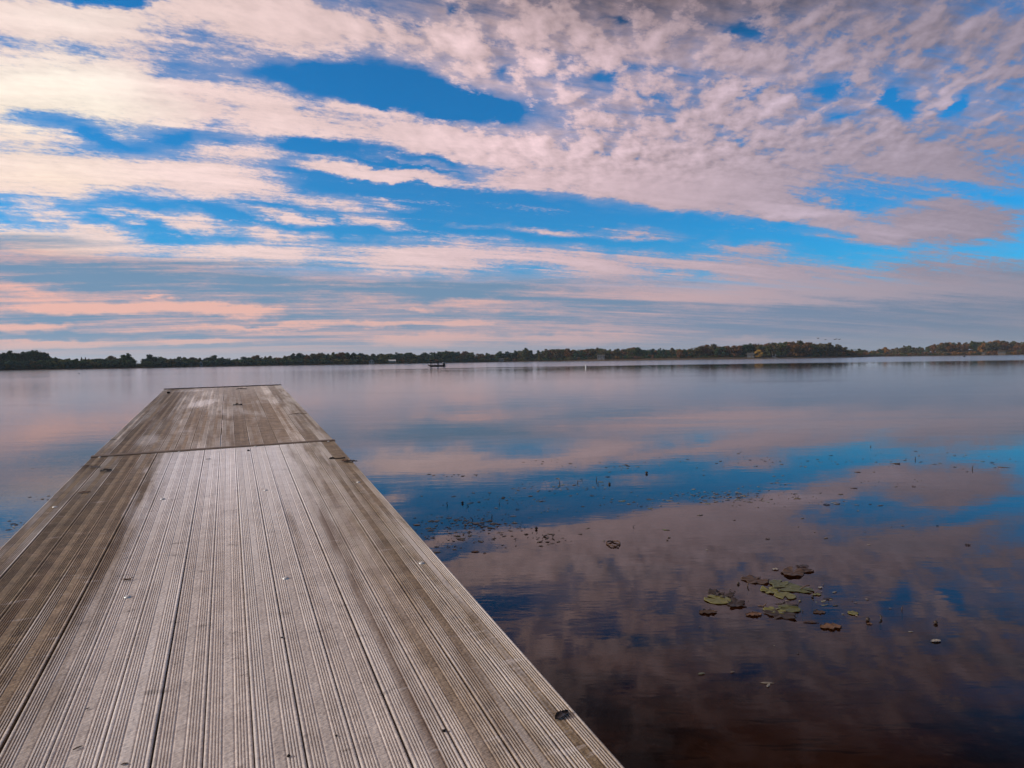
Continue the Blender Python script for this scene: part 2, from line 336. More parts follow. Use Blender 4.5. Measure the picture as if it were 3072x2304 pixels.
# ------------------------------------------------------------------ far shore
SHORE = [(-700, 330), (-150, 370), (0, 392), (400, 412), (680, 495), (1150, 545), (1310, 620), (1536, 690), (1800, 655), (2100, 640), (2300, 660), (2450, 690), (2560, 735), (2640, 1010), (2800, 980), (3072, 960), (3500, 900), (4200, 850)]
def shore_D(px): return float(np.interp(px, [a for a, _ in SHORE], [b for _, b in SHORE]))
HILLR = [(-700, 0), (2500, 0), (2700, 1.5), (2850, 6), (3000, 8), (3300, 8), (4200, 6)]      # low wooded rise at the right end
def rise(px): return float(np.interp(px, [a for a, _ in HILLR], [b for _, b in HILLR]))
BACK = [(-4, -.6), (0, .02), (1.2, .35), (9, 1.15), (16, 1.9), (30, 2.3), (90, 3.2), (300, 4.5), (1500, 5)]
def land_z(px, off):
    bz = float(np.interp(off, [a for a, _ in BACK], [b for _, b in BACK])); bz *= float(np.interp(px, [1500, 1800, 2600, 2700], [.42, 1, 1, .42])) if bz > 0 else 1
    return bz + rise(px)*float(np.interp(off, [0, 12, 60, 140, 1500], [0, .05, .8, 1, .8]))
def on_shore(px, off):
    return at_dist(px, shore_D(px) + off, land_z(px, off))
def build_shore():
    b = MB(); pxs = list(range(-700, 4201, 25)); no = len(BACK); vs = []
    offs = [a for a, _ in BACK]
    for px in pxs:
        for o_ in offs:
            jig = (math.sin(px*.031)*1.6 + math.sin(px*.083)*1.0) if -1 < o_ < 20 else 0
            p = at_dist(px, shore_D(px) + o_ + jig); vs.append((p.x, p.y, land_z(px, o_)))
    fs = [(i*no+j, (i+1)*no+j, (i+1)*no+j+1, i*no+j+1) for i in range(len(pxs)-1) for j in range(no-1)]
    b.raw(vs, fs, True)
    m_, k, out = newmat('shore_grass'); P = pos(k)
    n = k.noise(P, .12, 6, .65); n2 = k.noise(P, 1.3, 5, .6)
    c = k.mix(n, (.050, .034, .022), (.105, .066, .038)); c = k.mix(k.mr(n2, .5, .75), c, (.055, .060, .028))
    sand = k.mr(k.sep(P)[2], .34, .10); c = k.mix(k.mul(sand, .6), c, (.15, .125, .105))
    bsdf(k, out, c, .95, .1, bump(k, n2, .3)); tag(b.build('far_shore', m_), kind='structure')
build_shore()
def build_hills():
    b = MB(); n = 220; vs = []
    for i in range(n+1):
        px = -900 + 5000*i/n; p = at_dist(px, 9000); t = px
        h = 10 + 24*math.exp(-((t-412)/60)**2) + 58*math.exp(-((t-2546)/46)**2) + 50*math.exp(-((t-2604)/52)**2) + 5*math.sin(t*.021)
        q = at_dist(px, 10500)
        vs += [(p.x, p.y, -2), (p.x*1.05, p.y*1.05, h*.55), (p.x*1.12, p.y*1.12, h*1.08), (q.x*1.1, q.y*1.1, -2)]
    b.raw(vs, [(i*4+j, (i+1)*4+j, (i+1)*4+j+1, i*4+j+1) for i in range(n) for j in range(3)], True)
    tag(b.build('hills', simple('hill_woods', (.035, .05, .045), .95, .3, .002)), kind='structure')
build_hills()

# ------------------------------------------------------------------ the dock: two bolted sections of grooved decking
HD = 1.25
def dock_frame():
    d1 = ray(684, 963)                                          # direction both edges of the near section run in
    d2 = ray(6507, 943); n = d1.cross(d2).normalized(); n = n if n.z > 0 else -n
    def hit(px, py, n=n, c=None):
        d = ray(px, py); o_ = CAM - n*HD if c is None else c
        return CAM + d*((o_ - CAM).dot(n)/d.dot(n))
    SL, SR = hit(275, 1371), hit(1003, 1321)
    return d1, n, hit, SL, SR
d1, nd, hit_near, SL, SR = dock_frame()
NP = 16; DW = (SR - SL).length; PITCH = DW/NP
xa = (SR - SL).normalized(); ya = (d1 - xa*d1.dot(xa)).normalized(); za = xa.cross(ya)
M_NEAR = Matrix.Translation(SL) @ Matrix((xa, ya, za)).transposed().to_4x4()
d1f = ray(679, 990); yf = (d1f - xa*d1f.dot(xa)).normalized(); zf = xa.cross(yf)
M_FAR = Matrix.Translation(SL) @ Matrix((xa, yf, zf)).transposed().to_4x4()
def to_dock(px, py, far=False):
    M = M_FAR if far else M_NEAR; n = M.to_3x3() @ Vector((0, 0, 1)); d = ray(px, py)
    p = CAM + d*((M.translation - CAM).dot(n)/d.dot(n)); return M.inverted() @ p
FAR_L = (to_dock(490, 1168, True).y + to_dock(840, 1156, True).y)/2
NEAR_L = 9.0
print('DOCK width', DW, 'pitch', PITCH, 'far len', FAR_L, to_dock(490,1168,True), to_dock(840,1156,True), 'near bottom', to_dock(0,1645), to_dock(1850,2304), 'z', SL.z, SR.z, (M_FAR@Vector((0,FAR_L,0))).z, (M_NEAR@Vector((0,-NEAR_L,0))).z)

def deck_material(name, far):
    m_, k, out = newmat(name); oc = k.n.new('ShaderNodeTexCoord').outputs['Object']; x, y, z = k.sep(oc)
    info = k.n.new('ShaderNodeObjectInfo').outputs['Random']
    u = k.m('DIVIDE', x, DW)
    big = k.noise(k.mapping(oc, scale=(1.6, .5, 1)), 1.0, 6, .62, dist=.5)
    fine = k.noise(k.mapping(oc, scale=(26, 15, 20)), 1.0, 6, .66)
    grain = k.noise(k.mapping(oc, scale=(60, 260, 60)), 1.0, 3, .6)
    strk = k.noise(k.mapping(oc, scale=(16, .7, 4)), 1.0, 5, .6)
    mid = k.noise(k.mapping(oc, loc=(2, 7, 0), scale=(9, 7, 9)), 1.0, 6, .68)
    grit = k.mr(k.noise(k.mapping(oc, scale=(90, 60, 60)), 1.0, 3, .7), .3, .7)
    tone = k.mr(k.add(k.mul(mid, .78), k.mul(grit, .22)), .24, .76)
    brown = k.mix(tone, srgb(104, 82, 62), srgb(164, 140, 116))
    pale = k.mix(tone, srgb(208, 195, 188), srgb(240, 230, 225))
    moss = k.mix(tone, srgb(74, 58, 38), srgb(134, 112, 80))
    wob = k.add(k.mul(k.sub(big, .5), .20), k.mul(k.sub(strk, .5), .16))
    if not far:
        lm = k.mr(k.add(u, wob), k.m('MULTIPLY_ADD', y, -.0, .235), .30); rm = k.mr(k.add(u, k.mul(wob, 1.1)), .92, .72)
        worn = k.m('MULTIPLY', lm, rm)
        nearb = k.mr(y, -3.6, -.6)                                  # the pale wear is strongest toward the joint
        worn = k.mul(worn, k.m('MULTIPLY_ADD', nearb, .45, .55))
    else:
        worn = k.mul(k.mr(k.add(big, k.mul(strk, .3)), .62, .9), .55)
        s1 = k.m('MAXIMUM', k.blob(oc, DW*.36, FAR_L*.60, .34, 1.2, R(-10)), k.blob(oc, DW*.2, FAR_L*.93, .6, .5))
        s1 = k.m('MAXIMUM', s1, k.blob(oc, DW*.17, .9, .22, .7))
        worn = k.m('MAXIMUM', worn, k.mr(k.add(k.mul(s1, 1.1), k.add(k.mul(k.sub(fine, .5), 1.6), k.mul(k.sub(strk, .5), .5))), .35, .75))
        worn = k.m('MAXIMUM', worn, k.mul(k.mr(y, FAR_L*.45, FAR_L), .35))
    c = k.mix(worn, brown, pale)
    if not far: c = k.mix(k.mul(k.m('MULTIPLY', worn, k.mr(y, -4.2, -.4)), .6), c, k.mix(tone, srgb(222, 213, 213), srgb(248, 243, 244)))      # bleached toward the joint
    # algae on the outer boards, more on the left and by the water's edge
    ed = k.m('MAXIMUM', k.mr(k.add(u, wob), .34, .10), k.mul(k.mr(k.add(u, wob), .80, .96), .8))
    mo = k.m('MULTIPLY', ed, k.mr(k.add(k.mul(big, .5), k.mul(fine, .6)), .34, .58)); c = k.mix(k.mul(mo, .9), c, moss)
    # brown tannin runs along single boards
    for (cx, w, a_, y0, y1) in (((.795, .030, .75, -8, .5), (.885, .02, .45, -6, -.8), (.70, .018, .5, -5, -2.2), (.145, .02, .55, -9, -2), (.262, .02, .45, -9, -1.5)) if not far else ((.55, .03, .4, 0, 4), (.12, .05, .55, 1, 5), (.9, .05, .5, 1.5, 6.5))):
        st = k.m('MULTIPLY', k.mr(k.m('ABSOLUTE', k.sub(k.add(u, k.mul(wob, .14)), cx)), w, w*.2), k.mr(k.noise(k.mapping(oc, loc=(cx*9, 0, 0), scale=(9, .9, 1)), 1, 4, .6), .40, .62))
        st = k.m('MULTIPLY', st, k.m('MULTIPLY', k.mr(y, y0, y0+.8), k.mr(y, y1, y1-.8)))
        c = k.mix(k.mul(st, a_), c, srgb(100, 72, 46))
    # scuffs lying across the boards, dark specks, pale grit
    sc_ = k.mr(k.noise(k.mapping(oc, loc=(3, 1, 0), scale=(5, 22, 1)), 1.0, 5, .62), .585, .68); c = k.mix(k.mul(sc_, .6 if far else .38), c, srgb(196, 186, 182))
    dk = k.mr(k.noise(k.mapping(oc, loc=(8, 2, 0), scale=(7, 13, 1)), 1.0, 6, .7), .575, .70); c = k.mix(k.mul(dk, .6), c, srgb(74, 58, 46))
    sp = k.mr(k.voro(oc, 55, out='Distance'), .09, .05); sp = k.m('MULTIPLY', sp, k.mr(k.noise(oc, 9, 2), .56, .62)); c = k.mix(k.mul(sp, .7), c, srgb(60, 46, 38))
    ribtop = k.m('MULTIPLY', k.mr(z, -.0008, -.0001), k.mr(k.noise(k.mapping(oc, scale=(9, 1.0, 1)), 1, 5, .6), .28, .66)); c = k.mix(k.mul(ribtop, .60), c, srgb(240, 229, 222))   # rib tops mixed paler by height, in patches
    tint = k.m('MULTIPLY_ADD', info, .24, .88); c = k.vm('SCALE', c, scale=tint)
    hgt = k.add(k.mul(grain, .5), k.mul(fine, .7)); leath = k.voro(k.mapping(oc, scale=(70, 150, 70)), 1.0, 'SMOOTH_F1', .7)
    nrm = bump(k, k.add(hgt, k.mul(leath, .8)), .0030, .9)
    bsdf(k, out, c, k.mix(worn, (.62,)*3, (.5,)*3), .42, nrm); return m_
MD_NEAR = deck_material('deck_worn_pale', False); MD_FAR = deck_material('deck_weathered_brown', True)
M_ALU = simple('weathered_aluminium', (.34, .33, .31), .45, .2, 9, Metallic=.8)
M_TRIM = simple('brown_trim', srgb(112, 92, 76), .55, .25, 30)
M_BOLT = simple('galvanised_bolt', (.55, .53, .50), .4, .15, 40, Metallic=.4)

def plank_profile(w):
    """cross-section of one board: rounded bead, four ribs, smooth middle, four ribs, bead"""
    g = .0026; bead = w*.094; nrib = 4; zone = w*.262; rp = zone/nrib
    pts = [(0.0, -.022), (0.0, -.005), (.0012, -.0018), (.0035, -.0002), (bead*.5, .0004), (bead-.003, -.0002), (bead-.001, -.0014)]
    x0 = bead
    def ribs(x0):
        o_ = []
        for i in range(nrib):
            a = x0 + i*rp
            o_ += [(a+.0004, -g), (a+rp*.24, -g), (a+rp*.36, -.0015), (a+rp*.46, -.0001), (a+rp*.84, .0), (a+rp*.96, -.0012)]
        return o_
    pts += ribs(bead)
    mid0 = bead+zone; mid1 = w-bead-zone
    pts += [(mid0+.0008, -g*.9), (mid0+.0030, -g*.9), (mid0+.0048, -.0016), (mid0+.0075, -.0010), ((mid0+mid1)/2, -.0013), (mid1-.0075, -.0010), (mid1-.0048, -.0016), (mid1-.003, -g*.9), (mid1-.0008, -g*.9)]
    right = [(w-x, z) for x, z in (pts[:7] + ribs(bead))][::-1]
    return pts + right
def section(name, M, y0, y1, mat, label, front_trim, far):
    t = thing(name, label, 'dock section', group='bolted dock sections'); t.matrix_world = M
    for i in range(NP):
        gap = .0044 if i % 4 == 3 else .0027
        prof = plank_profile(PITCH - gap); xo = i*PITCH; n = len(prof); b = MB(); vs = []; dz = random.uniform(-.0012, .0012); sk = random.uniform(-.0015, .0015)
        ys = [y0 + .004 + (y1-y0-.008)*j/24 for j in range(25)]; ph = random.random()*6
        for j, yv in enumerate(ys):
            wz = dz + .0009*math.sin(yv*.9+ph); wx = sk + .0007*math.sin(yv*1.3+ph)
            vs += [(xo + px_ + wx, yv, pz + wz) for px_, pz in prof]
        fs = [(j*n+q, j*n+q+1, (j+1)*n+q+1, (j+1)*n+q) for j in range(24) for q in range(n-1)]
        fs += [tuple(range(n-1, -1, -1)), tuple(24*n+q for q in range(n))]
        fs += [(j*n+n-1, j*n, (j+1)*n, (j+1)*n+n-1) for j in range(24)]
        b.raw(vs, fs); b.build('plank', mat, t)
    L = y1-y0
    f = MB()                                                     # side rails and cross members under the boards
    for xx in (.02, DW-.02): f.box((xx, (y0+y1)/2, -.105), (.04, L-.02, .158))
    f.build('frame', M_ALU, t)
    cm = MB(); nb = 6
    for q in range(nb): cm.box((DW/2, y0+.25+(L-.5)*q/(nb-1), -.07), (DW-.085, .06, .08))
    cm.build('cross_member', M_ALU, t)
    for (xx, yy) in ((.075, y0+.6), (DW-.075, y0+.6), (.075, y1-.5), (DW-.075, y1-.5)):
        wz = (M @ Vector((xx, yy, 0))); zb = -(wz.z - bed_z(wz.x, wz.y)) - .05
        if wz.y < -.5: continue
        p = MB(); p.tube([(xx, yy, -.03), (xx, yy, zb)], .028, 12); leg = p.build('leg', M_ALU, t)
        s_ = MB(); s_.box((xx + (-.030 if xx < 1 else .030), yy, -.11), (.02, .11, .13)); s_.build('bracket', M_ALU, leg)
        q = MB(); q.tube([(xx, yy, zb+.03), (xx, yy, zb-.01)], .11, 14); q.build('foot', M_ALU, leg)
    return t
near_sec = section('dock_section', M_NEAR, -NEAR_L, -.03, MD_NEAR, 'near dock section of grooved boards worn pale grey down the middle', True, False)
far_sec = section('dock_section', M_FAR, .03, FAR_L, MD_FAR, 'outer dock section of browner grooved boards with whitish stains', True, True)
def strip(t, y, w, h, name, mat=None, z0=.0):
    b = MB(); n = 40
    prof = [(-w/2, -.02), (-w/2, z0+h*.6), (-w/2+.004, z0+h), (w/2-.004, z0+h), (w/2, z0+h*.6), (w/2, -.02)]; vs = []
    for i in range(n+1):
        xx = -.004 + (DW+.008)*i/n; jz = .0008*math.sin(i*1.7)
        vs += [(xx, y+a, c+jz) for a, c in prof]
    m6 = len(prof); fs = [(i*m6+q, (i+1)*m6+q, (i+1)*m6+q+1, i*m6+q+1) for i in range(n) for q in range(m6-1)]
    fs += [tuple(range(m6)), tuple(n*m6+q for q in range(m6-1, -1, -1))]
    b.raw(vs, fs); return b.build(name, mat or M_TRIM, t)
strip(near_sec, -.012, .034, .008, 'edge_strip'); strip(far_sec, .013, .034, .010, 'edge_strip'); strip(far_sec, FAR_L+.02, .04, .016, 'edge_strip', simple('dark_trim', srgb(74, 66, 62), .5, .2, 30))
def bolt(t, p, r=.0150):
    b = MB(); ring = [(r, 0), (r, .0015), (r*.86, .0048), (r*.5, .0074), (0.001, .0082)]; n = 14; vs = []; fs = []
    for rr, zz in ring: vs += [(p.x + rr*math.cos(2*math.pi*j/n), p.y + rr*math.sin(2*math.pi*j/n), zz-.0012) for j in range(n)]
    for i in range(len(ring)-1): fs += [(i*n+j, i*n+(j+1)%n, (i+1)*n+(j+1)%n, (i+1)*n+j) for j in range(n)]
    fs.append(tuple((len(ring)-1)*n+j for j in range(n))); b.raw(vs, fs, True); b.build('bolt', M_BOLT, t)
for q in ((302, 1369), (538, 1353.5), (766, 1338), (984, 1323)): bolt(near_sec, Vector((to_dock(*q).x, -.045, 0)), .011)
for q in ((165, 1521), (488, 1497), (797, 1471), (1075, 1447), (383, 1791), (857, 1735), (1265, 1690)): bolt(near_sec, to_dock(*q))

# ------------------------------------------------------------------ far-shore trees
def foliage_mat(name, col, warm=.0):
    col = tuple(2.0*c_ for c_ in col); m_, k, out = newmat(name); oc = k.n.new('ShaderNodeTexCoord').outputs['Object']; info = k.n.new('ShaderNodeObjectInfo').outputs['Random']
    n = k.noise(oc, .42, 4, .6); n2 = k.noise(oc, 2.4, 3, .6)
    c = k.mix(k.mr(n, .34, .66), tuple(c_*.62 for c_ in col), tuple(c_*1.35 for c_ in col))
    c = k.mix(k.mul(k.mr(n2, .52, .75), .5), c, (col[0]*1.9+.01, col[1]*1.45+.004, col[2]*1.0))
    c = k.vm('SCALE', c, scale=k.m('MULTIPLY_ADD', info, .5, .75))
    d = k.n.new('ShaderNodeBsdfDiffuse'); k.l.new(c, d.inputs[0]); t = k.n.new('ShaderNodeBsdfTranslucent'); k.l.new(c, t.inputs[0])
    mx = k.n.new('ShaderNodeMixShader'); mx.inputs[0].default_value = .22; k.l.new(d.outputs[0], mx.inputs[1]); k.l.new(t.outputs[0], mx.inputs[2]); k.l.new(mx.outputs[0], out.inputs[0])
    return m_
LEAF = {'dark green': foliage_mat('leaves_dark_green', (.022, .036, .020)), 'deep bluish green': foliage_mat('leaves_bluish_green', (.018, .033, .028)),
        'olive green': foliage_mat('leaves_olive', (.045, .047, .018)), 'brownish green': foliage_mat('leaves_brownish', (.050, .040, .020)),
        'rust brown': foliage_mat('leaves_rust', (.075, .037, .018)), 'orange brown': foliage_mat('leaves_orange', (.12, .058, .018)), 'golden yellow': foliage_mat('leaves_yellow', (.22, .13, .028))}
M_BARK = simple('bark', (.045, .036, .030), .9, .3, 3)

def leaf_quads(b, cs, rads, dirs, r_):
    """many leaf-sprig faces: positions cs, half sizes rads"""
    for c, s, d in zip(cs, rads, dirs):
        d = Vector(d).normalized(); a = d.orthogonal().normalized(); a.rotate(Matrix.Rotation(r_.random()*6.28, 3, d)); e = d.cross(a)
        c = Vector(c); p1, p2 = a*s, e*s*r_.uniform(.5, .9)
        b.raw([c-p1*.9-p2*.5, c+p1*.2-p2, c+p1-p2*.1, c+p1*.3+p2, c-p1*.7+p2*.7], [(0, 1, 2, 3, 4)])
def crown_mesh(seed, shape, nq=620, big=1.0):
    """unit tree, height 1: lobes of leaf sprigs with gaps between them"""
    r_ = random.Random(seed); b = MB(); lobes = []
    if shape == 'round':
        for i in range(15):
            a = r_.random()*6.28; rr = r_.uniform(.05, .31); z = r_.uniform(.16, .86); rr *= 1.0 if z < .7 else .6
            lobes.append((rr*math.cos(a), rr*math.sin(a), z, r_.uniform(.11, .19)))
        lobes.append((r_.uniform(-.06, .06), 0, .88, .12))
    elif shape == 'tall':
        for i in range(12):
            z = .12 + .80*i/11; a = r_.random()*6.28; rr = r_.uniform(.0, .15)*(1.25-z*.7); lobes.append((rr*math.cos(a), rr*math.sin(a), z, r_.uniform(.085, .14)*(1.3-z*.5)))
    elif shape == 'broad':
        for i in range(18):
            a = r_.random()*6.28; rr = r_.uniform(.1, .44); z = r_.uniform(.14, .86 - rr*.5); lobes.append((rr*math.cos(a), rr*math.sin(a), z, r_.uniform(.12, .19)))
    elif shape == 'open':
        for i in range(8):
            a = r_.random()*6.28; rr = r_.uniform(.08, .30); z = r_.uniform(.38, .90); lobes.append((rr*math.cos(a), rr*math.sin(a), z, r_.uniform(.09, .15)))
    cs, rs, ds = [], [], []
    if shape == 'conifer':
        for i in range(nq):
            z = r_.random()**1.3*.94 + .05; rmax = .21*(1-z)+.012; tier = .55+.45*abs(math.sin(z*26)); a = r_.random()*6.28; q = rmax*tier*math.sqrt(r_.random())
            cs.append((q*math.cos(a), q*math.sin(a), z)); rs.append(r_.uniform(.018, .036)); ds.append((math.cos(a), math.sin(a), .5+r_.random()))
    else:
        tot = sum(l[3]**2 for l in lobes)
        for l in lobes:
            for i in range(int(nq*l[3]**2/tot)):
                d = Vector((r_.gauss(0, 1), r_.gauss(0, 1), r_.gauss(0, 1))).normalized(); q = l[3]*(r_.random()**.4)*r_.uniform(.8, 1.18)
                z = l[2]+d.z*q*.9
                if z < .05: continue
                cs.append((l[0]+d.x*q, l[1]+d.y*q, min(z, 1.02))); rs.append(r_.uniform(.024, .048)*big); ds.append((d.x+r_.gauss(0, .5), d.y+r_.gauss(0, .5), d.z+.4+r_.gauss(0, .5)))
    leaf_quads(b, cs, rs, ds, r_)
    t = MB()
    if shape == 'conifer': t.tube([(0, 0, -.04), (0, 0, .5), (0, 0, .98)], [.016, .010, .002], 6)
    else:
        top = .72 if shape != 'tall' else .9
        t.tube([(0, 0, -.04), (.01, 0, .12), (-.008, .01, .34), (.01, 0, top)], [.026, .019, .015, .004], 7)
        for l in lobes[:7]:
            z0 = max(.14, l[2]-.26); t.tube([(0, 0, z0), (l[0]*.5, l[1]*.5, (z0+l[2])/2-.02), (l[0]*.95, l[1]*.95, l[2])], [.011, .007, .003], 5)
    return b, t
SHAPES = [('round', 3), ('round', 11), ('round', 23), ('broad', 5), ('broad', 17), ('tall', 7), ('tall', 29), ('open', 9), ('conifer', 2)]
PROTO = []
for sh, sd_ in SHAPES:
    cb, tb = crown_mesh(sd_, sh, 1150 if sh != 'open' else 640); cm = cb.mesh('crown_'+sh); cm.materials.append(LEAF['dark green']); tm = tb.mesh('trunk_'+sh); tm.materials.append(M_BARK)
    PROTO.append((sh, cm, tm, cb, tb))
def proto(sh): return random.choice([p for p in PROTO if p[0] == sh])
THICK = {sh: [crown_mesh(q, sh, 420, 1.75)[0] for q in (51, 52, 53)] for sh in ('round', 'broad', 'tall')}

TOPS = [(-260,1062),(0,1067),(27,1060),(51,1065),(72,1062),(112,1056),(137,1066),(155,1074),(181,1074),(217,1076),(235,1081),(268,1080),(286,1071),(311,1075),(336,1069),(358,1074),(383,1064),(394,1070),(400,1090),(421,1093),(429,1080),(452,1065),(468,1072),(481,1067),(503,1077),(532,1072),(568,1073),(593,1071),(611,1080),(636,1065),(658,1070),(687,1074),(723,1072),(770,1065),(800,1069),(836,1069),(872,1063),(901,1056),(919,1063),(952,1058),(981,1060),(1017,1056),(1053,1057),(1107,1058),(1162,1058),(1198,1056),(1227,1053),(1252,1060),(1288,1052),(1314,1054),(1339,1049),(1364,1054),(1408,1052),(1429,1058),(1458,1056),(1480,1060),(1498,1051),(1516,1054),(1545,1051),(1574,1043),(1588,1045),(1604,1055),(1622,1049),(1658,1043),(1694,1042),(1745,1044),(1799,1040),(1831,1045),(1868,1044),(1900,1037),(1918,1043),(1962,1046),(1991,1043),(2034,1043),(2088,1040),(2128,1032),(2153,1033),(2179,1036),(2215,1036),(2251,1031),(2280,1028),(2338,1026),(2374,1023),(2408,1024),(2447,1029),(2471,1028),(2495,1032),(2520,1035),(2541,1046),(2562,1050),(2576,1046),(2600,1052),(2618,1058)]
TOPS2 = [(2560,1053),(2597,1052),(2614,1048),(2649,1041),(2677,1043),(2726,1038),(2754,1041),(2785,1041),(2796,1032),(2844,1029),(2893,1031),(2946,1025),(2974,1023),(3015,1027),(3072,1028),(3300,1030),(3500,1034)]
def top_y(px, far=False):
    T = TOPS2 if far else TOPS; return float(np.interp(px, [a for a, _ in T], [b for _, b in T]))
def tree_height(px, ytop, D, gz): # metres from the ground to the crown top that shows at ytop
    return (horizon(px) - ytop)/F0*D + CAMZ - gz
def palette(px, r_):
    if px < 700: return r_.choices(['dark green', 'deep bluish green', 'olive green', 'brownish green'], [4, 5, 1.2, .8])[0]
    if px < 1540: return r_.choices(['dark green', 'deep bluish green', 'olive green', 'brownish green', 'rust brown'], [4, 3, 2.4, 2, .7])[0]
    if px < 2300: return r_.choices(['dark green', 'olive green', 'brownish green', 'rust brown', 'orange brown'], [3.5, 3, 3, 1.4, .3])[0]
    if px < 2640: return r_.choices(['olive green', 'brownish green', 'rust brown', 'orange brown', 'dark green'], [2.5, 3, 2, 1.6, 1])[0]
    return r_.choices(['brownish green', 'rust brown', 'olive green', 'orange brown', 'dark green'], [3, 3, 1.5, .7, 1])[0]
# landmarks along the shore that a label can count from
MARKS = [(0, 'the left edge of the view'), (258, 'the pair of pointed conifers'), (410, 'the open gap in the left shoreline'), (603, 'the little white shed'), (900, 'the bend of the left shore'), (1115, 'the white gabled cottage'),
         (1178, 'the long white-roofed house'), (1312, 'the fishing boat'), (1503, 'the small pale bungalow'), (1803, 'the two-storey white house'), (2000, 'the bare brown beach'), (2254, 'the grey lakeside house'), (2279, 'the small yellow tree'),
         (2450, 'the end of the wooded point'), (2640, 'the inlet on the right'), (2952, 'the tan hut'), (3072, 'the right edge of the view')]
ORD = ['first', 'second', 'third', 'fourth', 'fifth', 'sixth', 'seventh', 'eighth', 'ninth', 'tenth', 'eleventh', 'twelfth', 'thirteenth', 'fourteenth']
SIZEW = {'round': 'round-crowned', 'broad': 'spreading', 'tall': 'slender upright', 'open': 'thin-crowned', 'conifer': 'pointed conifer'}
trees = []
def plant(px, off, ytop, shape, colour, wide=1.0, label=None, rz=None):
    p = on_shore(px, off); D = Vector((p.x, p.y)).length; h = max(2.0, tree_height(px, ytop, D, p.z))
    trees.append(dict(px=px, p=p, h=h, shape=shape, colour=colour, wide=wide, label=label, off=off))
rt = random.Random(41)
def fill():
    px = -150.0
    while px < 3215:
        far = px > 2622
        if 392 < px < 431: px = 431
        yt = top_y(px, far)
        sh = rt.choices(['round', 'broad', 'tall', 'open'], [6, 3.5, .8, .5])[0]
        off = rt.uniform(15, 24) if not far else rt.uniform(8, 60)
        if far: yt += rt.uniform(0, 1)*.5*(off-8)/52*0 + (60-off)/52*9
        plant(px, off, yt + abs(rt.gauss(0, 1.6)) - .8, sh, palette(px, rt), {'round': 1.2, 'broad': 1.0, 'tall': 1.5, 'open': 1.1}[sh]*rt.uniform(.9, 1.25))
        px += rt.uniform(16, 25) if not far else rt.uniform(15, 22)
fill()
plant(245, 13, 1075, 'conifer', 'deep bluish green', 1.0, 'left one of two pointed dark conifers on the left shore'); plant(257, 13, 1075.5, 'conifer', 'deep bluish green', 1.0, 'right one of two pointed dark conifers on the left shore')
plant(383, 12, 1064, 'tall', 'dark green', 1.35, 'tall dark tree standing alone just left of the open gap')
plant(2277, 7, 1049, 'round', 'golden yellow', 1.15, 'small golden yellow tree on the grassy shore beside the grey house')
plant(2245+75, 9, 1054, 'round', 'brownish green', 1.0, 'low bushy brownish tree right of the yellow tree by the white shed')
plant(2440, 7, 1055, 'broad', 'olive green', .9, 'low wide olive willow leaning over the bank of the point')
plant(2334, 7, 1052, 'round', 'dark green', 1.1, 'low dark round tree at the bank right of the yellow tree')
plant(2385, 8, 1036, 'round', 'orange brown', 1.0, 'bright orange brown tree at the front of the wooded point')
plant(2420, 9, 1031, 'round', 'rust brown', 1.1, 'rust coloured tree at the front of the wooded point')
plant(1640, 8, 1056, 'tall', 'olive green', 1.3, 'pale olive tree at the water\'s edge left of the two-storey white house')
plant(1618, 8, 1058, 'tall', 'brownish green', 1.4, 'brown-green tree at the water\'s edge where the shore steps forward')
plant(1574, 9, 1043.5, 'tall', 'olive green', 1.5, 'tall square-topped olive tree rising above the middle of the far shore')
trees.sort(key=lambda t: t['px'])
cnt = {}
for t in trees:
    if t['label']: continue
    mk = min(MARKS, key=lambda m_: abs(m_[0]-t['px'])); cnt.setdefault((mk[1], t['px'] >= mk[0]), []).append(t)
for (mk, right), L_ in cnt.items():
    L_.sort(key=lambda t: t['px'], reverse=not right)
    for i, t in enumerate(L_):
        w_ = SIZEW[t['shape']] + ' tree' if t['shape'] != 'conifer' else SIZEW['conifer']
        t['label'] = '%s %s, %s %s of %s' % (t['colour'], w_, ORD[min(i, 13)], 'right' if right else 'left', mk)
for t in trees:
    sh, cm, tm, _, _ = proto(t['shape']); rz = rt.random()*6.28
    nm = 'conifer_tree' if t['shape'] == 'conifer' else 'broadleaf_tree'
    e = thing(nm, t['label'], 'tree', t['p'], rz, 'trees along the far shore')
    for nm2, me in (('crown', cm), ('trunk', tm)):
        o = bpy.data.objects.new(nm2, me); COL.objects.link(o); o.parent = e
        if nm2 == 'crown': o.material_slots[0].link = 'OBJECT'; o.material_slots[0].material = LEAF[t['colour']]
    w_ = t['h']*t['wide']; e.scale = (w_, w_, t['h'])
print('TREES', len(trees))
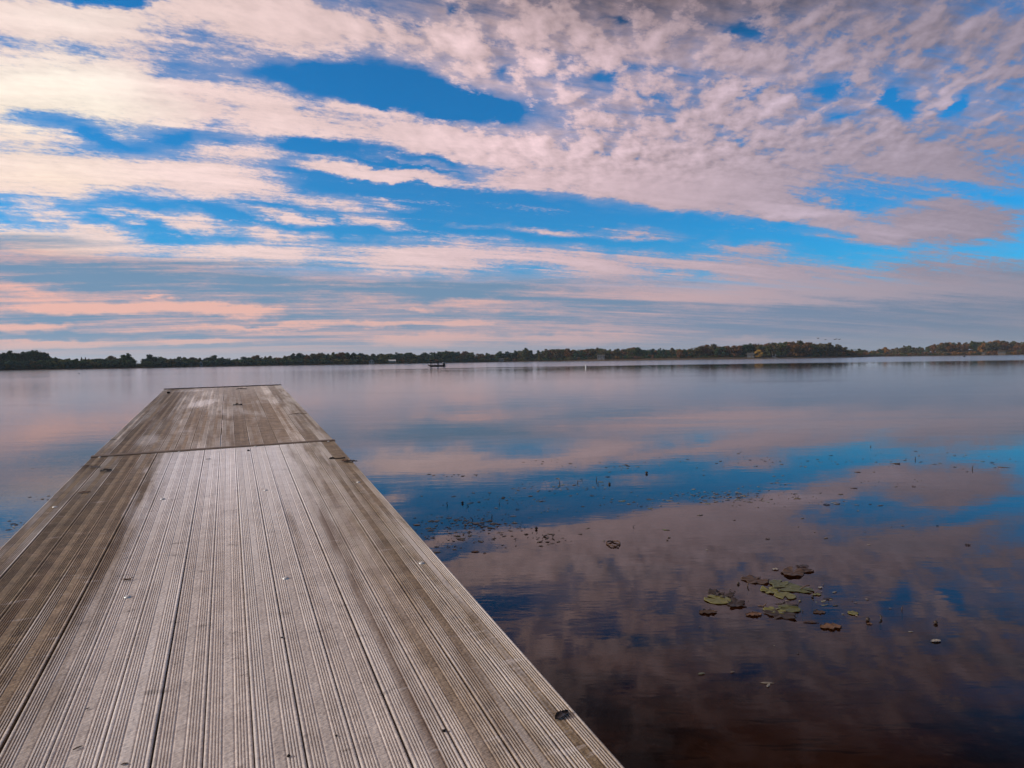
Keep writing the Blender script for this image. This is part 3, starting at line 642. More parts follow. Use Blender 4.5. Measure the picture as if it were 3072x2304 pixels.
# the wood behind the front row and the brush under it, each read as one mass
def woodland():
    vs, fs, mi = [], [], []; r_ = random.Random(5); cols = list(LEAF); base = {}
    def addtree(px, off, ytop, shape, colour, wide):
        p = on_shore(px, off); D = Vector((p.x, p.y)).length; h = max(2.2, tree_height(px, ytop, D, p.z))
        cb = r_.choice(THICK[shape]); b0 = sum(len(v) for v in vs); V = np.array(cb.v); a = r_.random()*6.28; c_, s_ = math.cos(a), math.sin(a)
        X = (V[:, 0]*c_ - V[:, 1]*s_)*h*wide + p.x; Y = (V[:, 0]*s_ + V[:, 1]*c_)*h*wide + p.y; Z = V[:, 2]*h + p.z
        vs.append(np.stack([X, Y, Z], 1)); fs.extend([tuple(b0+i for i in f) for f in cb.f]); mi.extend([cols.index(colour)]*len(cb.f))
    px = -640.0
    while px < 3300:
        far = px > 2622
        if not (386 < px < 438):
            for row in range(3):
                q = px + r_.uniform(-8, 8); off = [30, 48, 76][row] + r_.uniform(-6, 6)
                if far: off += 30
                yt = top_y(q, far) + (3.5 + abs(r_.gauss(0, 2.0)) if not far else [10, 5, 1.5][row] + abs(r_.gauss(0, 1.6)))
                addtree(q, off, yt, r_.choice(['round', 'round', 'broad']), palette(q, r_), r_.uniform(1.15, 1.5))
        px += r_.uniform(13, 19)
    me = bpy.data.meshes.new('woodland'); me.from_pydata(np.concatenate(vs), [], fs)
    for c in cols: me.materials.append(LEAF[c])
    me.polygons.foreach_set('material_index', mi); me.update(); tag(link('woodland', me), kind='stuff')
    vs.clear(); fs.clear(); mi.clear(); px = -640.0                       # brush
    while px < 3300:
        far = px > 2622
        for row in range(2):
            q = px + r_.uniform(-4, 4); off = ([7.5, 15] if not 1740 < q < 2620 else [14, 20])[row] + r_.uniform(-1.5, 1.5)
            gap = 392 < q < 434; p = on_shore(q, off); D = Vector((p.x, p.y)).length
            if any(abs(q-hx) < hw for hx, hw in ((1115, 15), (1176, 15), (1503, 11), (1803, 18), (2252, 17), (2322, 9), (603, 5), (573, 4), (3005, 15), (2950, 8))) and off < 17: continue
            hh = r_.uniform(1.2, 2.2) if gap else r_.uniform(2.6, 5.6)*(1.0 if 1540 > q or q > 2500 else .8)
            if 1980 < q < 2260 and row == 0: hh = r_.uniform(.9, 2.4)
            addtree(q, off, horizon(q) - (hh + p.z - CAMZ)*F0/D, 'broad', palette(q, r_), r_.uniform(1.2, 1.9))
        px += r_.uniform(7, 11)
    me = bpy.data.meshes.new('undergrowth'); me.from_pydata(np.concatenate(vs), [], fs)
    for c in cols: me.materials.append(LEAF[c])
    me.polygons.foreach_set('material_index', mi); me.update(); tag(link('undergrowth', me), kind='stuff')
woodland()

# ------------------------------------------------------------------ houses on the far shore
M_WHITE = simple('white_siding', (.20, .20, .21), .7, .08, 2); M_FLOAT = simple('white_plastic', (.75, .75, .73), .4, .05, 5); M_GREYS = simple('grey_siding', (.10, .105, .11), .7, .1, 2); M_TAN = simple('tan_siding', (.11, .085, .06), .7, .1, 2)
M_ROOFD = simple('dark_shingle', (.055, .052, .050), .8, .3, 2); M_ROOFW = simple('white_metal_roof', (.45, .45, .45), .5, .06, 1); M_PANE = simple('window_glass', (.02, .025, .03), .08, .1, 2, .6); M_DOOR = simple('door_paint', (.10, .06, .04), .5, .2, 3)
def house(px, off, w, d, h, rh, wall, roof, label, name='house', cat='house', storeys=1, wins=3, door=True, chimney=False, gable_front=False, lift=0.0):
    p = on_shore(px, off); p.z += lift; yaw = -math.atan2(p.x, p.y)
    t = thing(name, label, cat, p, yaw, 'houses on the far shore')
    b = MB(); b.box((0, 0, h/2-.5), (w, d, h+1.0)); 
    if gable_front: b.raw([(-w/2, -d/2, h), (w/2, -d/2, h), (0, -d/2, h+rh), (-w/2, d/2, h), (w/2, d/2, h), (0, d/2, h+rh)], [(0, 1, 2), (4, 3, 5)])
    else: b.raw([(-w/2, -d/2, h), (-w/2, d/2, h), (-w/2, 0, h+rh), (w/2, -d/2, h), (w/2, d/2, h), (w/2, 0, h+rh)], [(1, 0, 2), (3, 4, 5)])
    b.build('wall', wall, t)
    r_ = MB(); o_ = .35; th = .16
    if gable_front:
        for s in (-1, 1):
            q = [(0, -d/2-o_, h+rh+.05), (s*(w/2+o_), -d/2-o_, h-.2), (s*(w/2+o_), d/2+o_, h-.2), (0, d/2+o_, h+rh+.05)]
            r_.raw(q + [(x, y, z+th) for x, y, z in q], [(0,1,2,3), (7,6,5,4), (0,4,5,1), (1,5,6,2), (2,6,7,3), (3,7,4,0)])
    else:
        for s in (-1, 1):
            q = [(-w/2-o_, 0, h+rh+.05), (w/2+o_, 0, h+rh+.05), (w/2+o_, s*(d/2+o_), h-.2), (-w/2-o_, s*(d/2+o_), h-.2)]
            r_.raw(q + [(x, y, z+th) for x, y, z in q], [(0,1,2,3), (7,6,5,4), (0,4,5,1), (1,5,6,2), (2,6,7,3), (3,7,4,0)])
    rf = r_.build('roof', roof, t)
    if chimney: c_ = MB(); c_.box((w*.25, d*.1, h+rh+.2), (.7, .7, 1.8)); c_.build('chimney', M_TAN, rf)
    n = wins + (1 if door else 0)
    for s in range(storeys):
        for i in range(n):
            x = -w/2 + w*(i+.5)/n; zc = 1.5 + s*(h/storeys)
            if door and s == 0 and i == n//2:
                q = MB(); q.box((x, -d/2-.03, 1.0), (1.0, .06, 2.0)); q.build('door', M_DOOR, t); continue
            fr = MB(); ww, hh = min(1.4, w/n*.62), 1.25
            for dx, dz, sx, sz in ((0, hh/2, ww+.16, .1), (0, -hh/2, ww+.16, .1), (-ww/2, 0, .1, hh-.1), (ww/2, 0, .1, hh-.1)): fr.box((x+dx, -d/2-.04, zc+dz), (sx, .08, sz))
            f_ = fr.build('window', M_WHITE, t); g = MB(); g.box((x, -d/2-.015, zc), (ww-.1, .03, hh-.1)); g.build('pane', M_PANE, f_)
    return t
house(1115, 6, 4.0, 5, 2.0, 1.7, M_WHITE, M_ROOFD, 'small white gabled cottage left of the long white-roofed house', wins=2, door=False, gable_front=True)
house(1176, 6, 5.6, 4.5, 2.0, .9, M_TAN, M_ROOFW, 'low house under a long bright white roof left of the boat', wins=3)
house(1503, 6, 4.6, 4, 2.3, .9, M_WHITE, M_ROOFD, 'small pale bungalow among trees right of the boat', wins=2)
house(1803, 11, 6.6, 5, 3.2, 1.1, M_WHITE, M_ROOFD, 'two-storey white house with rows of windows among dark trees', storeys=2, wins=3, chimney=True)
house(2252, 12, 6.2, 5, 2.5, 1.5, M_GREYS, M_ROOFD, 'grey lakeside house left of the small yellow tree', wins=3, chimney=True)
house(2322, 10, 3.2, 3, 2.0, .7, M_WHITE, M_ROOFW, 'tiny white shed in the grass right of the yellow tree', 'shed', 'shed', wins=1, door=False)
house(603, 5, 1.7, 2, 2.0, 1.3, M_WHITE, M_ROOFW, 'little white shed at the foot of the left shore trees', 'shed', 'shed', wins=1, door=False, gable_front=True)
house(573, 5, 1.3, 1.6, 1.7, .9, M_WHITE, M_ROOFD, 'smallest whitish hut left of the little white shed', 'shed', 'shed', wins=1, door=False, gable_front=True)
house(3005, 6, 7, 5, 2.4, 1.0, M_TAN, M_ROOFD, 'long tan house at the foot of the right-hand wood', wins=4)
house(2950, 6, 3.2, 3.4, 2.0, .8, M_TAN, M_ROOFD, 'tan hut under the right-hand wood left of the long tan house', 'shed', 'shed', wins=1)
def shore_dock(px, L, label, off=-1.0):
    p = on_shore(px, off); p.z = 0; yaw = -math.atan2(p.x, p.y); t = thing('jetty', label, 'jetty', p, yaw, 'little jetties along the far shore')
    b = MB(); b.box((0, 0, .55), (L, 1.4, .14)); b.build('deck', M_WHITE, t)
    for x in (-L*.42, 0, L*.42):
        for y in (-.6, .6): q = MB(); q.tube([(x, y, -1.2), (x, y, .9)], .07, 6); q.build('post', M_BARK, t)
shore_dock(2520, 11, 'pale jetty lying along the bank of the wooded point'); shore_dock(2322, 6, 'short white jetty below the yellow tree'); shore_dock(2368, 6, 'short white jetty right of the one below the yellow tree'); shore_dock(1215, 7, 'pale jetty on the shore just left of the boat')

# ------------------------------------------------------------------ floats and birds
def buoy(px, py, label, h, r, mat, kind):
    p = on_water(px, py); b = MB()
    if kind == 'pole':
        b.tube([(0, 0, -.25), (0, 0, .02), (0, 0, h*.62), (0, 0, h*.8), (0, 0, h)], [r*1.1, r*1.1, r*.75, r*.7, r*.2], 12)
    else: b.ball((0, 0, r*.25), (r, r, r*.8), 12, 8); b.tube([(0, 0, r*.8), (0, 0, r*1.5)], r*.22, 8)
    o = b.build('marker_buoy' if kind == 'pole' else 'mooring_float', mat); o.location = p; tag(o, label, 'buoy')
buoy(1757, 1103, 'upright white marker buoy in the calm water right of the boat', .56, .085, M_FLOAT, 'pole')
M_BLK = simple('black_rubber', (.012, .012, .013), .5, .3, 10)
buoy(237, 1121.5, 'small black float alone on the pale water left of the dock end', .3, .14, M_BLK, 'ball'); buoy(2893, 1070.5, 'dark float far out near the right-hand shore', .5, .62, M_BLK, 'ball'); buoy(2962, 1066.5, 'smaller dark float close under the right-hand wood', .5, .55, M_BLK, 'ball')
def goose(px, py, span, flap, rz, label):
    D = 330.0; d = ray(px, py); hd = Vector((d.x, d.y, 0)).length; p = CAM + d*(D/hd)
    t = thing('goose', label, 'bird', p, rz, 'geese flying over the wooded point')
    b = MB(); b.tube([(-.42, 0, 0), (-.3, 0, -.01), (0, 0, 0), (.24, 0, .03), (.34, 0, .045), (.58, 0, .06), (.66, 0, .065), (.74, 0, .055)], [.015, .07, .13, .10, .05, .035, .05, .012], 10); b.build('body', M_GOOSE, t)
    for s in (-1, 1):
        w_ = MB(); n = 5; vs = []
        for i in range(n+1):
            q = i/n; y = s*(.08 + span*q); z = flap*(math.sin(q*1.6)*.9)*span; c_ = .17*(1-q*.75); vs += [(c_-.08*q, y, z+.02), (-c_-.14*q, y, z), (-c_-.14*q, y, z-.015), (c_-.08*q, y, z-.015)]
        w_.raw(vs, [(i*4+j, i*4+(j+1)%4, (i+1)*4+(j+1)%4, (i+1)*4+j) for i in range(n) for j in range(4)] + [(3,2,1,0), tuple(n*4+j for j in range(4))], True); w_.build('wing', M_GOOSE, t)
M_GOOSE = simple('goose_feathers', (.06, .055, .05), .7, .3, 5)
goose(2454, 1015.5, .75, .55, R(15), 'leftmost flying goose above the wooded point'); goose(2476, 1019, .70, -.12, R(5), 'second flying goose from the left with level wings')
goose(2504, 1018.5, .75, .42, R(10), 'middle flying goose with raised wings, overlapping its neighbour'); goose(2509, 1017.3, .72, .2, R(0), 'flying goose just behind the middle one'); goose(2518, 1018.5, .78, .40, R(12), 'rightmost flying goose above the wooded point')

# ------------------------------------------------------------------ people
M_SKIN = simple('skin', (.30, .17, .12), .55, .1, 8); M_JACK = simple('dark_jacket', (.005, .0045, .006), .9, .3, 9); M_TROU = simple('dark_trousers', (.004, .004, .005), .9, .3, 9)
M_BOOT = simple('rubber_boots', (.012, .011, .010), .5, .2, 9); M_CAP = simple('dark_cap', (.02, .018, .016), .8, .2, 9)
def skin_mesh(name, verts, edges, sub=2):
    """grow one continuous surface over a skeleton: verts = (x, y, z, radius)"""
    me = bpy.data.meshes.new(name); me.from_pydata([v[:3] for v in verts], edges, []); o = link(name, me)
    sk = o.modifiers.new('skin', 'SKIN'); sk.use_smooth_shade = True
    lay = me.skin_vertices[0].data
    for d_, v in zip(lay, verts): d_.radius = (v[3], v[3] if len(v) < 5 else v[4])
    lay[0].use_root = True
    ss = o.modifiers.new('sub', 'SUBSURF'); ss.levels = sub; ss.render_levels = sub
    dg = bpy.context.evaluated_depsgraph_get(); out = bpy.data.meshes.new_from_object(o.evaluated_get(dg)); bpy.data.objects.remove(o); bpy.data.meshes.remove(me); return out
def person(label, M, pose, rod=None):
    """standing figure about 1.78 m; +x is the way he faces; pose gives hand and elbow places and stance"""
    P = pose; ln = P.get('lean', 0.0)
    v = [(0, 0, .93, .20, .165)]; e = []
    def add(p, r, parent): v.append(tuple(p) + ((r,) if not hasattr(r, '__len__') else tuple(r))); e.append((parent, len(v)-1)); return len(v)-1
    s1 = add((ln*.3, 0, 1.10), (.20, .165), 0); s2 = add((ln*.8, 0, 1.32), (.225, .175), s1); s3 = add((ln, 0, 1.45), (.15, .13), s2); nk = add((ln*1.15, 0, 1.53), (.062, .062), s3)
    hx = ln*1.4 + .02; h1 = add((hx, 0, 1.61), (.088, .085), nk); h2 = add((hx+.005, 0, 1.70), (.092, .088), h1); h3 = add((hx-.005, 0, 1.765), (.055, .055), h2)
    hands = []
    for sgn, key in ((1, 'l'), (-1, 'r')):
        el, hd = P['elbow_'+key], P['hand_'+key]
        sh = add((ln*.95, sgn*.20, 1.43), .105, s3); a = add(el, .078, sh); w_ = Vector(hd) - (Vector(hd)-Vector(el)).normalized()*.09; b = add(w_, .048, a); c = add(hd, (.045, .030), b); hands.append((Vector(hd), (Vector(hd)-Vector(el)).normalized(), sgn))
    for sgn, key in ((1, 'l'), (-1, 'r')):
        fx = P['foot_'+key]; hp = add((fx[0]*.12, sgn*.10, .86), .135, 0); kn = add((fx[0]*.55+.035, sgn*.115+fx[1]*.5, .50), .100, hp); an = add((fx[0], sgn*.12+fx[1], .10), .070, kn); ft = add((fx[0]+.12, sgn*.13+fx[1], .045), (.045, .042), an); add((fx[0]+.20, sgn*.135+fx[1], .04), (.036, .034), ft)
    me = skin_mesh('body', v, e)
    bm = bmesh.new(); bm.from_mesh(me)
    for (hd, dr, sgn) in hands:                                  # five fingers curled round what each hand holds
        side = dr.cross(Vector((0, 0, 1))).normalized(); upv = side.cross(dr).normalized()
        for q in range(4):
            ln_ = (.072, .080, .075, .060)[q]; b0 = hd + dr*.03 + side*(q-1.5)*.019; b1 = b0 + dr*ln_*.45 - upv*.012; b2 = b1 + dr*ln_*.12 - upv*ln_*.45; b3 = b2 - dr*ln_*.35 - upv*.006
            mb = MB(); mb.tube([b0, b1, b2, b3], [.0095, .009, .008, .006], 6); tm = mb.mesh('f'); bm.from_mesh(tm); bpy.data.meshes.remove(tm)
        t0 = hd - side*sgn*-.028 + dr*.0; mb = MB(); mb.tube([t0, t0 + dr*.035 + side*sgn*.02 - upv*.02, t0 + dr*.05 - upv*.045], [.011, .010, .007], 6); tm = mb.mesh('f'); bm.from_mesh(tm); bpy.data.meshes.remove(tm)
        mb = MB()
    face = MB(); fx = hx + .075                                   # nose, brow, lips, ears
    face.ball((fx+.018, 0, 1.655), (.018, .013, .022), 8, 6); face.ball((fx+.004, 0, 1.612), (.012, .026, .007), 8, 5)
    for sg in (1, -1): face.ball((fx+.004, sg*.034, 1.682), (.010, .013, .008), 8, 6); face.ball((hx, sg*.092, 1.655), (.022, .010, .032), 8, 6)
    tm = face.mesh('f'); bm.from_mesh(tm); bpy.data.meshes.remove(tm)
    bm.to_mesh(me); bm.free(); me.materials.clear()
    for m_ in (M_SKIN, M_JACK, M_TROU, M_BOOT): me.materials.append(m_)
    hl = [h[0] for h in hands]
    for p in me.polygons:
        c = p.center; p.use_smooth = True
        near_hand = any((c-h).length < .115 and (c.z < 1.46) and abs(c.y) > -9 and (c-h).dot(d_) > -.06 for h, d_, _ in hands)
        p.material_index = 0 if (c.z > 1.55 or near_hand) else (3 if c.z < .30 else (2 if c.z < .90 else 1))
    o = link('person', me); o.matrix_world = M; tag(o, label, 'person', group='anglers in the boat')
    cap = MB(); n = 14; rings = [(1.70, 1.10), (1.745, 1.06), (1.785, .80), (1.805, .35)]; vs = []
    for z, q in rings: vs += [(hx + .098*q*math.cos(2*math.pi*j/n), .096*q*math.sin(2*math.pi*j/n), z) for j in range(n)]
    fs = [(i*n+j, i*n+(j+1)%n, (i+1)*n+(j+1)%n, (i+1)*n+j) for i in range(3) for j in range(n)] + [tuple(3*n+j for j in range(n))]
    cap.raw(vs, fs, True); cap.box((hx+.13, 0, 1.708), (.12, .13, .010)); cap.build('cap', M_CAP, o)
    return o

# ------------------------------------------------------------------ the fishing boat
M_HULL = simple('dark_red_hull', (.010, .004, .004), .3, .25, 3, .6); M_DECK = simple('boat_carpet', (.014, .012, .012), .95, .3, 14); M_SEAT = simple('seat_vinyl', (.020, .018, .018), .45, .2, 9)
M_COWL = simple('motor_cowl', (.006, .006, .007), .3, .1, 4, .8); M_CHROME = simple('bright_metal', (.6, .6, .6), .25, .1, 9, Metallic=.9)
BD = 196.0; bp = at_dist(1309, BD); byaw = -math.atan2(bp.x, bp.y) + R(180) - R(4)     # local +x is the bow and points left in the view
BM = Matrix.Translation(bp) @ Matrix.Rotation(byaw, 4, 'Z')
def bass_boat():
    t = thing('fishing_boat', 'low dark red fishing boat carrying two standing anglers on the lake', 'boat', bp, byaw)
    L = 4.85; b = MB(); n = 26; vs = []; prof = 13
    for i in range(n+1):
        q = i/n; x = -2.40 + L*q
        w = .98*(1 - max(0, (q-.52)/.48)**2.2*.93); sheer = .46 + .04*q + .27*max(0, (q-.82)/.18)**1.6; keel = -.16 + .62*max(0, (q-.70)/.30)**1.9; chine = .02 + .50*max(0, (q-.66)/.34)**1.7
        keel = min(keel, sheer-.05); chine = min(max(chine, keel+.02), sheer-.03); xo = .0
        half = [(0, keel), (w*.55, keel*.6+chine*.4), (w*.86, chine), (w*.97, (chine+sheer)/2), (w, sheer-.05), (w+.02, sheer-.01), (w-.03, sheer)]
        ring = [(-a, z) for a, z in half[::-1]] + half[1:]; vs += [(x+xo, a, z) for a, z in ring]
    m = prof; fs = [(i*m+j, i*m+j+1, (i+1)*m+j+1, (i+1)*m+j) for i in range(n) for j in range(m-1)] + [tuple(range(m-1, -1, -1)), tuple(n*m+j for j in range(m))]
    b.raw(vs, fs, True); b.build('hull', M_HULL, t)
    d_ = MB(); pts = []
    for i in range(n+1):
        q = i/n; x = -2.36 + (L-.06)*q; w = .95*(1 - max(0, (q-.52)/.48)**2.2*.93); z = .40 if q < .22 else (.40 if q > .62 else .12); z += .24*max(0, (q-.84)/.16)**1.6
        pts += [(x, -w, z), (x, w, z)]
    d_.raw(pts, [(i*2, (i+1)*2, (i+1)*2+1, i*2+1) for i in range(n)]); d_.build('deck', M_DECK, t)
    def seat(x, y, z, name='seat'):
        s = MB(); s.tube([(x, y, z), (x, y, z+.14)], .05, 10); s.ball((x, y, z+.20), (.23, .22, .075), 14, 8); o = s.build(name, M_SEAT, t)
        k_ = MB(); k_.tube([(x-.20, y, z+.20), (x-.26, y, z+.36), (x-.24, y, z+.52)], [.06, .10, .07], 10, squash=2.0); k_.build('backrest', M_SEAT, o)
    seat(.72, .0, .10); seat(.10, .36, .02)
    c = MB(); c.raw([(-.62, .10, .12), (-.20, .10, .12), (-.20, .78, .12), (-.62, .78, .12), (-.70, .12, .62), (-.40, .12, .78), (-.40, .76, .78), (-.70, .76, .62)], [(3,2,1,0), (4,5,6,7), (0,1,5,4), (1,2,6,5), (2,3,7,6), (3,0,4,7)]); co = c.build('console', M_SEAT, t)
    wl = MB(); wl.tube([(-.86+.10*math.cos(a), .44+.17*math.sin(a), .66+.13*math.cos(a)) for a in [2*math.pi*j/16 for j in range(17)]], .018, 6); wl.tube([(-.68, .44, .62), (-.86, .44, .66)], .02, 6); wl.build('steering_wheel', M_SEAT, co)
    wsh = MB(); wsh.raw([(-.40, .14, .78), (-.40, .74, .78), (-.58, .70, .98), (-.58, .18, .98), (-.41, .14, .78), (-.41, .74, .78), (-.59, .70, .98), (-.59, .18, .98)], [(0,1,2,3), (7,6,5,4), (0,4,5,1), (1,5,6,2), (2,6,7,3), (3,7,4,0)]); wsh.build('windscreen', M_COWL, co)
    mo = MB(); rings = [(0, .40, .16, .17), (.08, .44, .22, .20), (.30, .46, .27, .22), (.55, .47, .28, .22), (.74, .40, .25, .20), (.86, .26, .16, .15), (.90, .06, .05, .05)]; nn = 16; vs = []
    for dz, rx, _, ry in rings: vs += [(-2.12 - .07*dz + rx*.78*math.cos(2*math.pi*j/nn), ry*math.sin(2*math.pi*j/nn), .44+dz*1.02) for j in range(nn)]
    mo.raw(vs, [(i*nn+j, i*nn+(j+1)%nn, (i+1)*nn+(j+1)%nn, (i+1)*nn+j) for i in range(len(rings)-1) for j in range(nn)] + [tuple(range(nn-1, -1, -1)), tuple((len(rings)-1)*nn+j for j in range(nn))], True)
    ob = mo.build('outboard_motor', M_COWL, t)
    lw = MB(); lw.tube([(-2.5, 0, .5), (-2.55, 0, 0), (-2.6, 0, -.45)], [.12, .09, .07], 10, squash=.6); lw.tube([(-2.35, 0, -.42), (-2.85, 0, -.45)], [.05, .08], 10); lw.build('lower_unit', M_COWL, ob)
    rim = MB(); rim.tube([(-2.12 + .37*math.cos(a) - .05, .225, .82 + .45*math.sin(a)) for a in [R(35 + 120*j/14) for j in range(15)]], .028, 6); rim.build('cowl_highlight', M_CHROME, ob)  # bright arc modelled in place of the highlight on the cowl
    tm = MB(); tm.tube([(2.36, .10, 1.0), (2.38, .10, .4), (2.40, .10, -.3)], [.03, .026, .026], 8); tm.tube([(2.22, .10, .58), (2.05, .10, .52)], .035, 8); tm.ball((2.33, .10, 1.03), (.11, .07, .06), 10, 7); tm.tube([(2.62, .10, -.34), (2.20, .10, -.34)], [.03, .07], 10); tm.build('trolling_motor', M_SEAT, t)
    ck = MB()
    for y in (.55, -.55): ck.tube([(1.6, y, .60), (1.45, y, .60)], .02, 6)
    ck.build('cleat', M_CHROME, t)
    return t
bass_boat()
def put(x, y, z, rz): return BM @ Matrix.Translation((x, y, z)) @ Matrix.Rotation(R(rz), 4, 'Z')
person('person in dark clothes and cap standing with feet apart at the boat\'s bow', put(1.50, 0, .42, 78) @ Matrix.Scale(1.06, 4), dict(lean=.03, elbow_l=(.08, .33, 1.14), hand_l=(.30, .14, 1.06), elbow_r=(.04, -.33, 1.16), hand_r=(.26, -.10, 1.10), foot_l=(.05, .16), foot_r=(-.05, -.16)))
person('person in dark clothes standing with bent arms near the middle of the boat', put(-.46, -.22, .13, 42) @ Matrix.Scale(.97, 4), dict(lean=.09, elbow_l=(.10, .27, 1.16), hand_l=(.34, .12, 1.13), elbow_r=(.08, -.27, 1.15), hand_r=(.30, -.10, 1.08), foot_l=(.04, .0), foot_r=(-.05, .0)))
def rod(M, h0, h1, tip, label):
    b = MB(); a = Vector(h0); c = Vector(h1); d = (c-a).normalized(); end = Vector(tip); b.tube([a - d*.22, c + d*.10], .014, 8); o = b.build('fishing_rod', M_SEAT); o.matrix_world = M
    s = MB(); mid = (c+end)/2 + Vector((0, 0, .12)); s.tube([c + d*.10, mid, end], [.008, .006, .003], 6); s.build('rod_blank', M_COWL, o); r_ = MB(); r_.ball(c + d*.05 - Vector((0, 0, .045)), (.04, .03, .035), 8, 6); r_.build('reel', M_CHROME, o); tag(o, label, 'fishing rod', 'rods held by the anglers')
rod(put(1.50, 0, .42, 78) @ Matrix.Scale(1.06, 4), (.26, -.10, 1.10), (.34, .16, 1.04), (1.3, 1.6, 1.0), 'thin fishing rod held low by the angler at the bow')
rod(put(-.46, -.22, .13, 42) @ Matrix.Scale(.97, 4), (.26, -.10, 1.07), (.34, .10, 1.12), (.9, 1.9, 1.7), 'thin fishing rod held by the angler amidships')

# ------------------------------------------------------------------ bits lying on the dock
M_DLEAF = simple('black_wet_leaf', (.010, .007, .006), .35, .4, 60, .5); M_BRLEAF = simple('dead_brown_leaf', (.062, .034, .020), .75, .4, 50); M_ORLEAF = simple('tan_dead_leaf', (.13, .064, .032), .75, .35, 40)
M_DIRT = simple('dark_dirt', (.012, .009, .008), .9, .4, 90); M_TWIG = simple('wet_twig', (.020, .012, .009), .7, .4, 60)
def dock_M(px, py, far=False, rz=0.0, z=.0005):
    p = to_dock(px, py, far); return (M_FAR if far else M_NEAR) @ Matrix.Translation((p.x, p.y, z)) @ Matrix.Rotation(R(rz), 4, 'Z')
def leaf_shape(L, w, curl, seed, lobes=0, th=.0012):
    r_ = random.Random(seed); b = MB(); n = 12; vs = []
    for s_ in (0, 1):
        for i in range(n+1):
            q = i/n; ww = w*math.sin(math.pi*min(1, q*.96+.03))**.7*(1 + (.55*math.sin(q*lobes*6.28) if lobes else 0)*.6)*r_.uniform(.9, 1.08)
            z0 = .38*curl*L*(.5-abs(q-.5))*r_.uniform(.4, 1.2); x = (q-.5)*L
            for a in (-1, -.5, 0, .5, 1): vs.append((x, a*ww/2, z0 + (abs(a)**1.5)*curl*w*.42*r_.uniform(.3, 1.3) + (th if s_ else 0) + .001))
    m = (n+1)*5; fs = []
    for i in range(n):
        for j in range(4):
            q = i*5+j; fs += [(q, q+1, q+6, q+5)[::-1], (m+q, m+q+1, m+q+6, m+q+5)]
    for i in range(n): fs += [(i*5, i*5+5, m+i*5+5, m+i*5), (i*5+9, i*5+4, m+i*5+4, m+i*5+9)]
    return b.raw(vs, fs, True)
def on_dock_leaf(px, py, L, w, rz, curl, mat, label, far=False, lobes=0, name='dead_leaf', cat='leaf'):
    b = leaf_shape(L, w, curl, int(px), lobes); o = b.build(name, mat); o.matrix_world = dock_M(px, py, far, rz); tag(o, label, cat, 'litter lying on the dock')
    return o
on_dock_leaf(1686, 2148, .062, .030, 22, .35, M_DLEAF, 'curled black leaf near the right edge of the dock close to the viewer')
on_dock_leaf(1052, 1386, .12, .05, -8, .3, M_DLEAF, 'dark shrivelled leaf by the twig at the dock\'s right edge', lobes=2)
on_dock_leaf(1036, 1382, .07, .05, 40, .2, M_ORLEAF, 'tan torn leaf between the hooked twig and the dark leaf', lobes=2)
on_dock_leaf(318, 1414, .085, .055, 5, .45, M_DLEAF, 'small black leaf clump on the left boards just below the joint')
on_dock_leaf(713, 1216, .13, .075, 10, .5, M_DLEAF, 'dark leaf alone on the outer section of the dock', far=True)
on_dock_leaf(724, 1168, .20, .06, 4, .4, M_DLEAF, 'flat dark leaf near the far end of the dock', far=True)
on_dock_leaf(893, 1243, .24, .03, 3, .3, M_BRLEAF, 'long thin dry leaf near the right edge of the outer section', far=True)
on_dock_leaf(284, 1403, .10, .03, 160, .3, M_DLEAF, 'dark ragged leaf at the left edge just below the joint', lobes=3)
on_dock_leaf(258, 1399, .09, .02, 10, .2, M_BRLEAF, 'brown strip of leaf left of the ragged one by the joint')
on_dock_leaf(253, 1478, .09, .035, 12, .2, M_ORLEAF, 'rust coloured flattened leaf on the left boards', lobes=2)
on_dock_leaf(625, 1378, .05, .015, 5, .2, M_TWIG, 'tiny dark sliver of leaf on the pale boards below the joint')
on_dock_leaf(233, 2246, .026, .0075, 30, .25, M_BRLEAF, 'small brown seed husk on the nearest left boards'); on_dock_leaf(374, 2294, .020, .007, -5, .25, M_BRLEAF, 'small brown seed husk at the bottom edge of the picture')
on_dock_leaf(262, 2128, .014, .005, 25, .3, M_TWIG, 'tiny dark husk on the left boards above the two brown ones'); on_dock_leaf(442, 1246, .14, .02, 0, .2, M_BRLEAF, 'dry grass scrap on the left of the outer section', far=True); on_dock_leaf(340, 1320, .07, .03, 20, .2, M_DLEAF, 'dark scrap on the outer section near its left edge', far=True)
def frayed(px, py, label):                                       # a tangle of reddish fibres
    b = MB(); r_ = random.Random(3)
    for i in range(13):
        a = r_.uniform(-1, 1)*1.3 + (math.pi if r_.random() < .5 else 0); L = r_.uniform(.012, .030); c = Vector((r_.uniform(-.008, .008), r_.uniform(-.005, .005), .003)); d = Vector((math.cos(a), math.sin(a)*.6, r_.uniform(-.05, .3)))
        b.tube([c, c+d*L*.5+Vector((0, 0, .002)), c+d*L], [.0016, .0013, .0008], 5)
    o = b.build('dry_grass_tuft', M_ORLEAF); o.matrix_world = dock_M(px, py); tag(o, label, 'grass tuft', 'litter lying on the dock')
frayed(383, 1741, 'reddish frayed tuft of dry grass on the pale boards above a bolt')
def clod(px, py, r, label, far=False):
    b = MB(); b.ball((0, 0, r*.45), (r, r*.8, r*.6), 9, 6, .5, random.Random(int(px))); o = b.build('dirt_clod', M_DIRT); o.matrix_world = dock_M(px, py, far); tag(o, label, 'dirt', 'litter lying on the dock')
clod(1332, 2195, .0065, 'dark crumb of dirt on the boards right of centre near the viewer'); clod(866, 2270, .006, 'dark crumb of dirt on the nearest centre boards'); clod(745, 1353, .012, 'dark crumb on the pale boards just below the joint')
